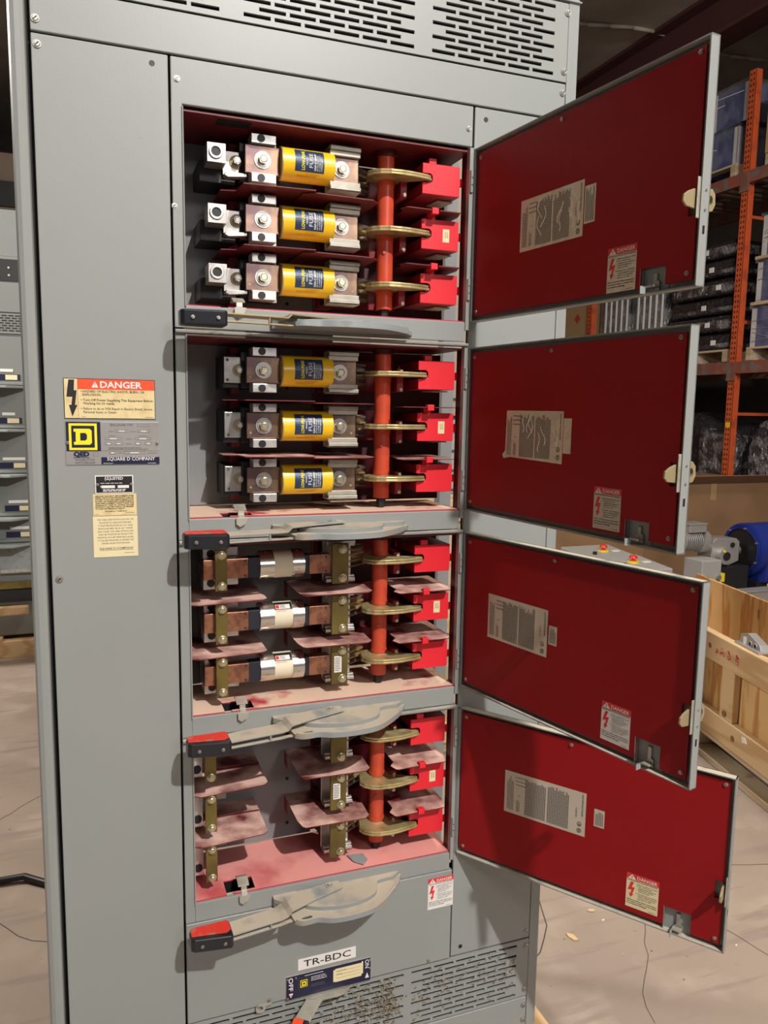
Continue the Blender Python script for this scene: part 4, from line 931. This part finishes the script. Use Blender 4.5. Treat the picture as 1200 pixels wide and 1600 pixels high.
# ---- conveyor drive: roll, gearbox, motor
rl = thing('blue_belt_roll', (5.2, 3.1, FL), 'thick roll of shiny blue belting standing behind the wooden crate', 'roll')
mb = MB('belt_blue'); mb.cyl((4.55, 3.1, -.975), (5.9, 3.1, -.975), .195, 48)
for r_, e in ((.188, .01), (.176, .018), (.164, .024)): mb.ring((4.55-e, 3.1, -.975), (4.60, 3.1, -.975), r_, r_-.008, 40)
mb.prism([(2.93, -1.19), (3.27, -1.19), (3.295, -.975), (2.905, -.975)], 4.60, 5.9, 'yz'); mb.build('belt', rl)
MB('black').cyl((4.535, 3.1, -.975), (4.56, 3.1, -.975), .150, 40).box(4.55, 5.9, 2.95, 3.25, FL, -1.19).build('drum_end', rl)
MB('safety_yellow').box(4.60, 5.9, 2.895, 2.90, -1.245, -1.19).build('yellow_edge', rl)
for a in range(7):
    t_ = a*.897; MB('bolt_steel').cyl((4.535, 3.1+math.cos(t_)*.165, -.975+math.sin(t_)*.165), (4.515, 3.1+math.cos(t_)*.165, -.975+math.sin(t_)*.165), .007, 6).build('bolt', rl)
mo = thing('gear_motor', (4.25, 3.1, FL), 'bare aluminium gear motor with finned body on a black stand, left of the blue roll', 'motor')
mb = MB('motor_gray'); mb.cyl((3.97, 3.1, -.885), (4.13, 3.1, -.885), .058, 24)
for i in range(9): mb.ring((3.975+i*.017, 3.1, -.885), (3.982+i*.017, 3.1, -.885), .074, .055, 28)
mb.cyl((4.13, 3.1, -.885), (4.17, 3.1, -.895), .085, 28); mb.cyl((4.17, 3.1, -.895), (4.24, 3.1, -.930), .078, 24, r1=.060); mb.build('motor_body', mo, .002)
MB('motor_gray').box(4.00, 4.15, 3.04, 3.16, -.822, -.762).box(3.995, 4.155, 3.035, 3.165, -.768, -.756).build('terminal_box', mo, .004)
mb = MB('motor_gray'); mb.prism([(4.20, -1.03), (4.20, -.90), (4.24, -.865), (4.42, -.875), (4.45, -.90), (4.45, -1.04), (4.36, -1.07), (4.26, -1.065)], 3.03, 3.17, 'xz'); mb.cyl((4.29, 3.03, -.99), (4.29, 2.985, -.99), .060, 24); mb.cyl((4.29, 2.985, -.99), (4.29, 2.975, -.99), .030, 20, m='ink_black'); mb.cyl((4.38, 3.03, -.92), (4.38, 3.02, -.92), .018, 16, m='ink_black'); mb.cyl((4.27, 2.985, -.955), (4.27, 2.978, -.955), .010, 12, m='safety_yellow')
mb.build('gearbox', mo, .005)
mb = MB('black'); mb.cyl((4.45, 3.1, -.975), (4.505, 3.1, -.975), .035, 16, m='bolt_steel'); mb.box(4.22, 4.50, 2.98, 3.22, FL, -1.07); mb.build('stand', mo, .004)
gb = thing('junction_box', (4.12, 3.05, FL), 'light grey junction box on a post beneath the gear motor', 'box')
MB('box_gray').box(4.02, 4.19, 2.92, 3.10, -1.17, -1.0).build('housing', gb, .006); MB('black').box(4.07, 4.14, 2.98, 3.05, FL, -1.17).build('post', gb)
for x in (4.05, 4.16): MB('bolt_steel').cyl((x, 2.92, -1.12), (x, 2.90, -1.12), .018, 12).build('gland', gb)
MB('safety_yellow').box(4.195, 4.235, 2.93, 2.97, -1.16, -1.10).build('yellow_tag', gb)
rb = thing('conveyor_rail', (4.9, 2.4, FL), 'grey aluminium conveyor side rail behind the far side of the crate', 'rail')
MB('motor_gray').box(3.9, 5.6, 2.50, 2.56, -1.21, -1.12).box(3.9, 5.6, 2.49, 2.58, -1.125, -1.115).build('channel', rb, .003)
for x in (4.1, 5.5): MB('motor_gray').box(x, x+.05, 2.50, 2.56, FL, -1.21).build('leg', rb, .002)
# ---- control boxes with emergency stops on a bench
bn = thing('steel_bench', (3.3, 3.1, FL), 'low grey steel bench under two emergency-stop boxes', 'bench')
MB('box_gray').box(2.78, 3.72, 2.60, 3.48, -1.08, -1.05).build('bench_top', bn, .004)
for x in (2.80, 3.66):
    for y in (2.62, 3.42): MB('box_gray').box(x, x+.04, y, y+.04, FL, -1.08).build('leg', bn)
for (x, yy, lab) in ((3.20, 3.06, 'flat grey control box with red emergency stop, farther one on the bench'), (3.14, 2.66, 'flat grey control box with red emergency stop, nearer one on the bench')):
    e = thing('control_box', (x+.2, yy+.18, -1.05), lab, 'control box', 'emergency-stop boxes on the bench')
    mb = MB('box_gray'); mb.prism([(yy, -1.05), (yy+.36, -1.05), (yy+.36, -.945), (yy, -.972)], x, x+.40, 'yz'); mb.build('housing', e, .006)
    mb = MB('safety_yellow'); mb.cyl((x+.24, yy+.19, -.966), (x+.24, yy+.19, -.950), .040, 24); mb.build('yellow_disc', e)
    mb = MB('estop_red'); mb.cyl((x+.24, yy+.19, -.95), (x+.24, yy+.19, -.932), .013, 16); mb.cyl((x+.24, yy+.19, -.932), (x+.24, yy+.19, -.915), .028, 24, r1=.023); mb.build('stop_button', e, .002)
    mb = MB('black'); mb.cyl((x+.12, yy+.12, -.97), (x+.12, yy+.12, -.945), .015, 16); mb.build('selector', e); MB('black').box(x+.401, x+.405, yy+.04, yy+.10, -1.01, -.99).build('connector', e)
    MB('white').box(x+.30, x+.36, yy+.16, yy+.20, -.962, -.956).build('paper_tag', e)
# ---- cardboard
def carton(name, x0, x1, y0, y1, z0, z1, label, m='cardboard', flap=None, tape=True, group=None):
    t = thing(name, ((x0+x1)/2, (y0+y1)/2, z0), label, 'box', group)
    mb = MB(m); mb.box(x0, x1, y0, y1, z0, z1); mb.build('carton', t, .006)
    if tape: MB('cardboard_light').box((x0+x1)/2-.03, (x0+x1)/2+.03, y0-.002, y0, z1-.14, z1+.001).build('tape', t)
    if flap:
        mb = MB(m); mb.prism([(y0, z1), (y0-.10, z1+flap), (y0-.095, z1+flap+.004), (y0+.005, z1+.004)], x0, x1, 'yz'); mb.build('flap', t)
    return t
carton('cardboard_box', 4.25, 5.95, 4.0, 5.2, FL, -.585, 'large open brown cardboard box between the gear motor and the orange rack', flap=.075)
carton('cardboard_box', 2.6, 4.2, 3.75, 4.6, FL, -.74, 'wide brown cardboard box behind the emergency-stop boxes')
# ---- pallet rack
def rack(label, X, ys, ztop, beams):
    t = thing('pallet_rack', (X, sum(ys)/len(ys), FL), label, 'rack')
    for y in ys:
        for xx in (X, X+1.0):
            mb = MB('rack_orange'); mb.box(xx, xx+.003, y, y+.085, FL, ztop); mb.box(xx, xx+.075, y, y+.003, FL, ztop); mb.box(xx, xx+.075, y+.082, y+.085, FL, ztop)
            if xx == X:
                h = mb; z = FL+.05
                while z < ztop-.05:
                    for q in (.018, .052): h.prism([(y+q, z), (y+q+.016, z), (y+q+.013, z+.024), (y+q+.003, z+.024)], X-.001, X, 'yz', 'ink_black')
                    z += .050
            mb.build('upright', t)
        for z in (-.9, .0, .9, 1.9): MB('rack_orange').box(X+.075, X+1.0, y+.03, y+.05, z, z+.03).build('brace', t)
    for z in beams:
        for a, b in zip(ys, ys[1:]):
            for xx in (X, X+1.0): MB('rack_beam').box(xx-.012, xx+.04, a+.085, b, z-.06, z+.055).build('beam', t, .003)
            mb = MB('rack_beam')
            for i in range(16): mb.box(X+.02, X+1.03, a+.1+i*(b-a-.1)/16, a+.13+i*(b-a-.1)/16, z+.055, z+.065)
            mb.build('wire_deck', t)
        for a in ys: MB('rack_beam').box(X-.016, X-.002, a-.01, a+.095, z-.13, z+.055).build('beam_bracket', t)
    return t
RK = rack('tall orange pallet rack with teardrop slots, loaded with wrapped goods at right', 6.08, (2.55, 4.86, 7.30, 9.7), 3.25, (.47, 2.27))
MB('safety_yellow').box(6.078, 6.0795, 4.875, 4.93, -.12, -.07).build('yellow_tag', RK)
# wrapped blue and white boxes
def wrapped_box(x0, x1, y0, y1, z0, z1, label, group):
    t = thing('wrapped_box', ((x0+x1)/2, (y0+y1)/2, z0), label, 'box', group)
    mb = MB('box_blue'); mb.box(x0+.01, x1-.01, y0+.01, y1-.01, z0, z1-.03); mb.build('carton', t)
    mb = MB('box_white'); n = 4
    for i in range(n): 
        y = y0+.0+(y1-y0-.055)*i/(n-1); mb.box(x0+.004, x0+.012, y, y+.055, z0, z1-.03)
    for i in range(3):
        x = x0+.004+(x1-x0-.06)*i/2; mb.box(x, x+.05, y0+.004, y0+.012, z0, z1-.03)
    mb.build('straps', t)
    mb = MB('box_white')
    for q in range(4):
        a, b = random.uniform(y0, y1-.3), random.uniform(z0+.02, z1-.1); mb.tube([(x0-.003, a, b), (x0-.003, a+random.uniform(.25, .5)*(y1-a), b+random.uniform(-.05, .10)), (x0-.003, y1-.02, b+random.uniform(-.12, .14))], .0022, 5)
    mb.build('wrap_strands', t)
    mb = MB('shrink_wrap'); 
    mb.box(x0, x0+.002, y0, y1, z0, z1-.02); mb.box(x0, x1, y0, y0+.002, z0, z1-.02); mb.box(x0-.015, x1+.015, y0-.015, y1+.015, z1-.032, z1-.004); mb.build('plastic_wrap', t, .004)
    return t
def small_pallet(x0, x1, y0, y1, z0, h, label, group): return wood_skid('pallet', x0, x1, y0, y1, z0, h, label, 'pallet', 'pine_old', group, 3, 4)
GP = 'pallets on the rack shelves'; GB = 'plastic-wrapped blue boxes on the pallet rack'
small_pallet(6.12, 7.06, 3.45, 4.78, .536, .125, 'pallet under the three wrapped boxes on the lower shelf at right', GP)
zz = .662
for i, lab in enumerate(('plastic-wrapped blue box with white edge strips, lowest of three at the right frame edge', 'plastic-wrapped blue box with white edge strips, middle of three at the right frame edge', 'plastic-wrapped blue box with white edge strips, top of three at the right frame edge')):
    wrapped_box(6.14, 7.05, 3.46, 4.76-.03*i, zz, zz+.395, lab, GB); zz += .396
    if i < 2:
        t = MB('pine_old').box(6.13, 7.06, 3.45, 4.78-.02*i, zz, zz+.030).build('divider_board'); tag(t, 'thin board between the %s of the three stacked wrapped boxes' % ('lower two', 'upper two')[i], 'board'); zz += .031
small_pallet(6.12, 7.06, 5.08, 6.3, 2.336, .125, 'pallet under the two wrapped boxes on the upper shelf', GP)
zz = 2.462
for i, lab in enumerate(('plastic-wrapped blue box on a pallet high on the rack, lower of two', 'plastic-wrapped blue box high on the rack, upper of two')):
    wrapped_box(6.14, 7.05, 5.10-.10*i, 6.3, zz, zz+.385, lab, GB); zz += .386
small_pallet(6.12, 7.06, 3.5, 4.72, 2.336, .11, 'pallet under the yellow-brown wooden case on the upper shelf', GP)
wc = thing('wooden_case', (6.6, 4.1, 2.446), 'yellow-brown wooden case on the upper rack shelf at the right frame edge', 'case')
MB('wood_box').box(6.13, 7.05, 3.5, 4.72, 2.447, 3.03).build('case_body', wc, .004); MB('wood_box').box(6.11, 6.13, 4.62, 4.72, 2.447, 3.03).box(6.11, 6.13, 4.20, 4.27, 2.447, 3.03).build('batten', wc, .003)
tp = MB('belt_blue'); tp.prism([(3.35, 3.032), (4.6, 3.032), (4.9-.1, 3.04), (4.3, 3.12), (3.5, 3.12)], 6.2, 7.0, 'yz'); tag(tp.build('blue_tarp'), 'dark blue folded tarp lying on the yellow-brown wooden case', 'tarp')
# black wrapped trays and grey bundles on the lower shelf, farther bay
small_pallet(6.12, 7.06, 5.02, 5.95, .536, .125, 'pallet under the shiny black stacked bundles on the lower shelf', GP)
GK = 'black wrapped trays on the pallet rack'
nm = ['lowest', 'second from the bottom', 'third from the bottom', 'fourth from the bottom', 'fifth from the bottom', 'topmost']
for i in range(6):
    z = .662+i*.185
    t = thing('wrapped_tray', (6.6, 5.5, z), 'shiny black wrapped tray on the lower rack shelf, %s of the stack' % nm[i], 'tray', GK)
    j = random.uniform(-.02, .03)
    MB('wrap_dark').box(6.15+j, 7.0, 5.05+j, 5.93, z, z+.16).build('tray', t, .02, 4); MB('wrap_gray').box(6.145+j, 6.99, 5.04+j, 5.90, z+.02, z+.07+.05*(i % 2)).build('plastic_wrap', t, .015, 3)
    MB('box_white').box(6.13+j, 6.14+j, 5.20+.1*(i % 3), 5.26+.1*(i % 3), z+.05, z+.10).build('paper_tag', t)
small_pallet(6.12, 7.06, 6.05, 7.25, .536, .125, 'pallet under the grey plastic-wrapped bundles between the first two doors', GP)
for i, (a, b, m_, lab) in enumerate(((6.06, 6.62, 'wrap_gray', 'grey plastic-wrapped bundle behind the top door, nearer the black trays'), (6.68, 7.24, 'shrink_wrap', 'pale plastic-wrapped bundle seen between the two upper doors'))):
    t = thing('wrapped_bundle', (6.6, (a+b)/2, .662), lab, 'bundle')
    MB('wrap_gray').box(6.2, 7.0, a+.02, b-.02, .662, 1.62).build('load', t, .03, 4)
    mb = MB('shrink_wrap'); mb.box(6.18, 6.19, a, b, .662, 1.64)
    for q in range(5): mb.box(6.172, 6.18, a+.02+q*(b-a)/5.4, a+.05+q*(b-a)/5.4, .662, 1.62, 'box_white')
    mb.build('plastic_wrap', t, .002)
cx_ = carton('cardboard_box', 6.12, 6.95, 7.45, 8.6, .536, 1.45, 'brown cardboard box marked with an X, on the shelf between the upper two doors', m='cardboard_light', tape=False)
mb = MB('ink_gray'); g = lambda a, b: (6.118, 7.99-a, b)
mb.text('X', .07, g, .0, 1.17, 'ink_gray', bold=.03); mb.poly(g, [(.26, 1.22), (.33, 1.15), (.40, 1.22), (.33, 1.29)], 'paint_red_mark'); mb.build('markings', cx_)
# plastic wrapped loads on the floor level of the rack
t = thing('wrapped_load', (6.6, 5.6, FL), 'bulky grey load under shiny plastic, on the floor left of the orange upright', 'load')
MB('wrap_dark').prism([(5.05, FL), (7.2, FL), (7.2, -.02), (5.5, .03), (5.05, -.12)], 6.25, 7.0, 'yz').build('load', t, .06, 4)
MB('wrap_gray').prism([(4.98, FL), (5.42, FL), (5.42, -.14), (5.30, -.12), (5.0, -.22)], 6.18, 6.9, 'yz').build('plastic_wrap', t, .05, 4)
t = thing('wrapped_load', (6.6, 4.4, FL), 'round-shouldered load under crinkled shiny plastic, on the floor right of the orange upright', 'load')
MB('wrap_gray').prism([(3.6, FL), (4.82, FL), (4.82, -.30), (4.70, -.06), (4.50, .0), (3.9, .0), (3.65, -.15)], 6.25, 7.0, 'yz').build('load', t, .08, 4)
# ---- second switchboard far behind on the left
bs = thing('switchboard', (-.9, 4.0, FL), 'distant grey switchboard on a wooden skid behind the left edge of the near cabinet', 'switchboard')
yb_ = 3.6
MB('bg_gray').box(-1.30, -.16, yb_+.01, yb_+.6, -1.33, .80).build('cabinet_body', bs, .004)
MB('bg_gray').box(-1.30, -.16, yb_+.02, yb_+.6, .80, 1.05).build('top_box', bs, .004)
MB('ink_black').box(-1.28, -.18, yb_+.003, yb_+.012, .67, .785).build('dark_opening', bs)
for x in (-.36, -.30, -.42): 
    for z in (.70, .74): MB('bolt_steel').cyl((x, yb_+.003, z), (x, yb_, z), .006, 8).build('bolt', bs)
MB('bg_gray').box(-1.28, -.18, yb_, yb_+.012, .50, .66).build('cover', bs, .003)
mb = MB('bg_gray'); mb.box(-1.28, -.18, yb_, yb_+.012, .385, .495)
for i in range(7):
    for j in range(16): mb.box(-.72+j*.034+(i % 2)*.017, -.72+j*.034+.026+(i % 2)*.017, yb_-.001, yb_, .398+i*.0135, .405+i*.0135, 'ink_black')
mb.build('vent', bs)
cuts = [.375, .108, -.132, -.383, -.6265, -.7774]
for i, (a, b) in enumerate(zip(cuts, cuts[1:])):
    c = MB('bg_gray').box(-.95, -.18, yb_, yb_+.012, b+.004, a-.006).build('switch_cover', bs, .003)
    MB('bg_gray').box(-.96, -.175, yb_-.02, yb_, b-.004, b+.012).build('lip', bs, .003)
    x = -.385+.022*(i > 1)+(.02 if i > 2 else 0)
    MB('navy').box(x-.03, x+.12, yb_-.003, yb_, b+.022, b+.055).box(x+.045, x+.105, yb_-.004, yb_-.003, b+.025, b+.052, 'label_cream_pale').build('rating_plate', c)
    MB('white').box(x+.02-.03*(i > 1), x+.085+.02*(i > 1), yb_-.003, yb_, b+.068, b+.084).build('name_strip', c)
    MB('gray_cast').prism([(-.60, yb_), (-.60, yb_-.02), (-.48, yb_-.11), (-.33, yb_-.12), (-.24, yb_-.03), (-.24, yb_)], b-.022, b-.008).build('operating_handle', bs, .003)
MB('gray_cast').box(-1.2, -.18, yb_, yb_+.012, -.97, -.79).build('cover', bs, .003); MB('aluminium').box(-.9, -.2, yb_-.03, yb_, -.955, -.935).build('bus_bar', bs)
MB('olive_strap').box(-.9, -.2, yb_-.02, yb_, -1.05, -1.01).build('bus_bar', bs); MB('ink_black').box(-1.2, -.18, yb_-.002, yb_+.01, -1.13, -1.06).build('dark_opening', bs)
MB('pine').box(-.9, -.27, yb_-.05, yb_-.01, -1.20, -1.15).build('wood_brace', bs, .006)
for s_ in range(4):
    z = -.10-.22*s_
    MB('red_block').box(-.95, -.395-.0*s_, yb_-.30, yb_-.292, z-.16, z).build('door_barrier', bs); MB('bg_gray').box(-.95, -.385, yb_-.292, yb_-.27, z-.175, z+.012).build('door', bs, .002)
wood_skid('wooden_skid', -1.4, -.12, 3.55, 4.3, FL, .119, 'bright pine skid under the distant grey switchboard at left', 'skid', 'pine')

# ---- goods seen through the open right rear of the cabinet
lk = thing('metal_locker', (1.41, 1.86, -.02), 'plain beige metal locker standing behind the open rear of the near switchboard', 'locker')
MB('locker_beige').box(1.1, 1.72, 1.62, 2.1, -.02, 1.2).build('locker_body', lk, .004)
MB('locker_beige').box(1.10, 1.72, 1.60, 1.62, .05, 1.15).build('locker_door', lk, .003)
er = thing('grey_metal_case', (1.41, 1.86, -.34), 'grey ribbed metal case under the beige locker behind the near switchboard', 'case')
mb = MB('box_gray'); mb.box(1.1, 1.70, 1.66, 2.1, -.34, -.021)
for q in range(4): mb.box(1.1, 1.71, 1.64, 1.66, -.32+.08*q, -.275+.08*q)
mb.build('case_body', er, .004)
st = thing('pine_crate', (1.41, 1.86, FL), 'closed pine crate under the grey ribbed case behind the near switchboard', 'crate')
mb = MB('pine_old'); mb.box(1.1, 1.74, 1.62, 2.12, FL, -.341); mb.build('crate_body', st, .004)
for zz in (-.45, -.92, -1.40): MB('pine').box(1.09, 1.75, 1.60, 1.62, zz, zz+.09).build('batten', st, .003)
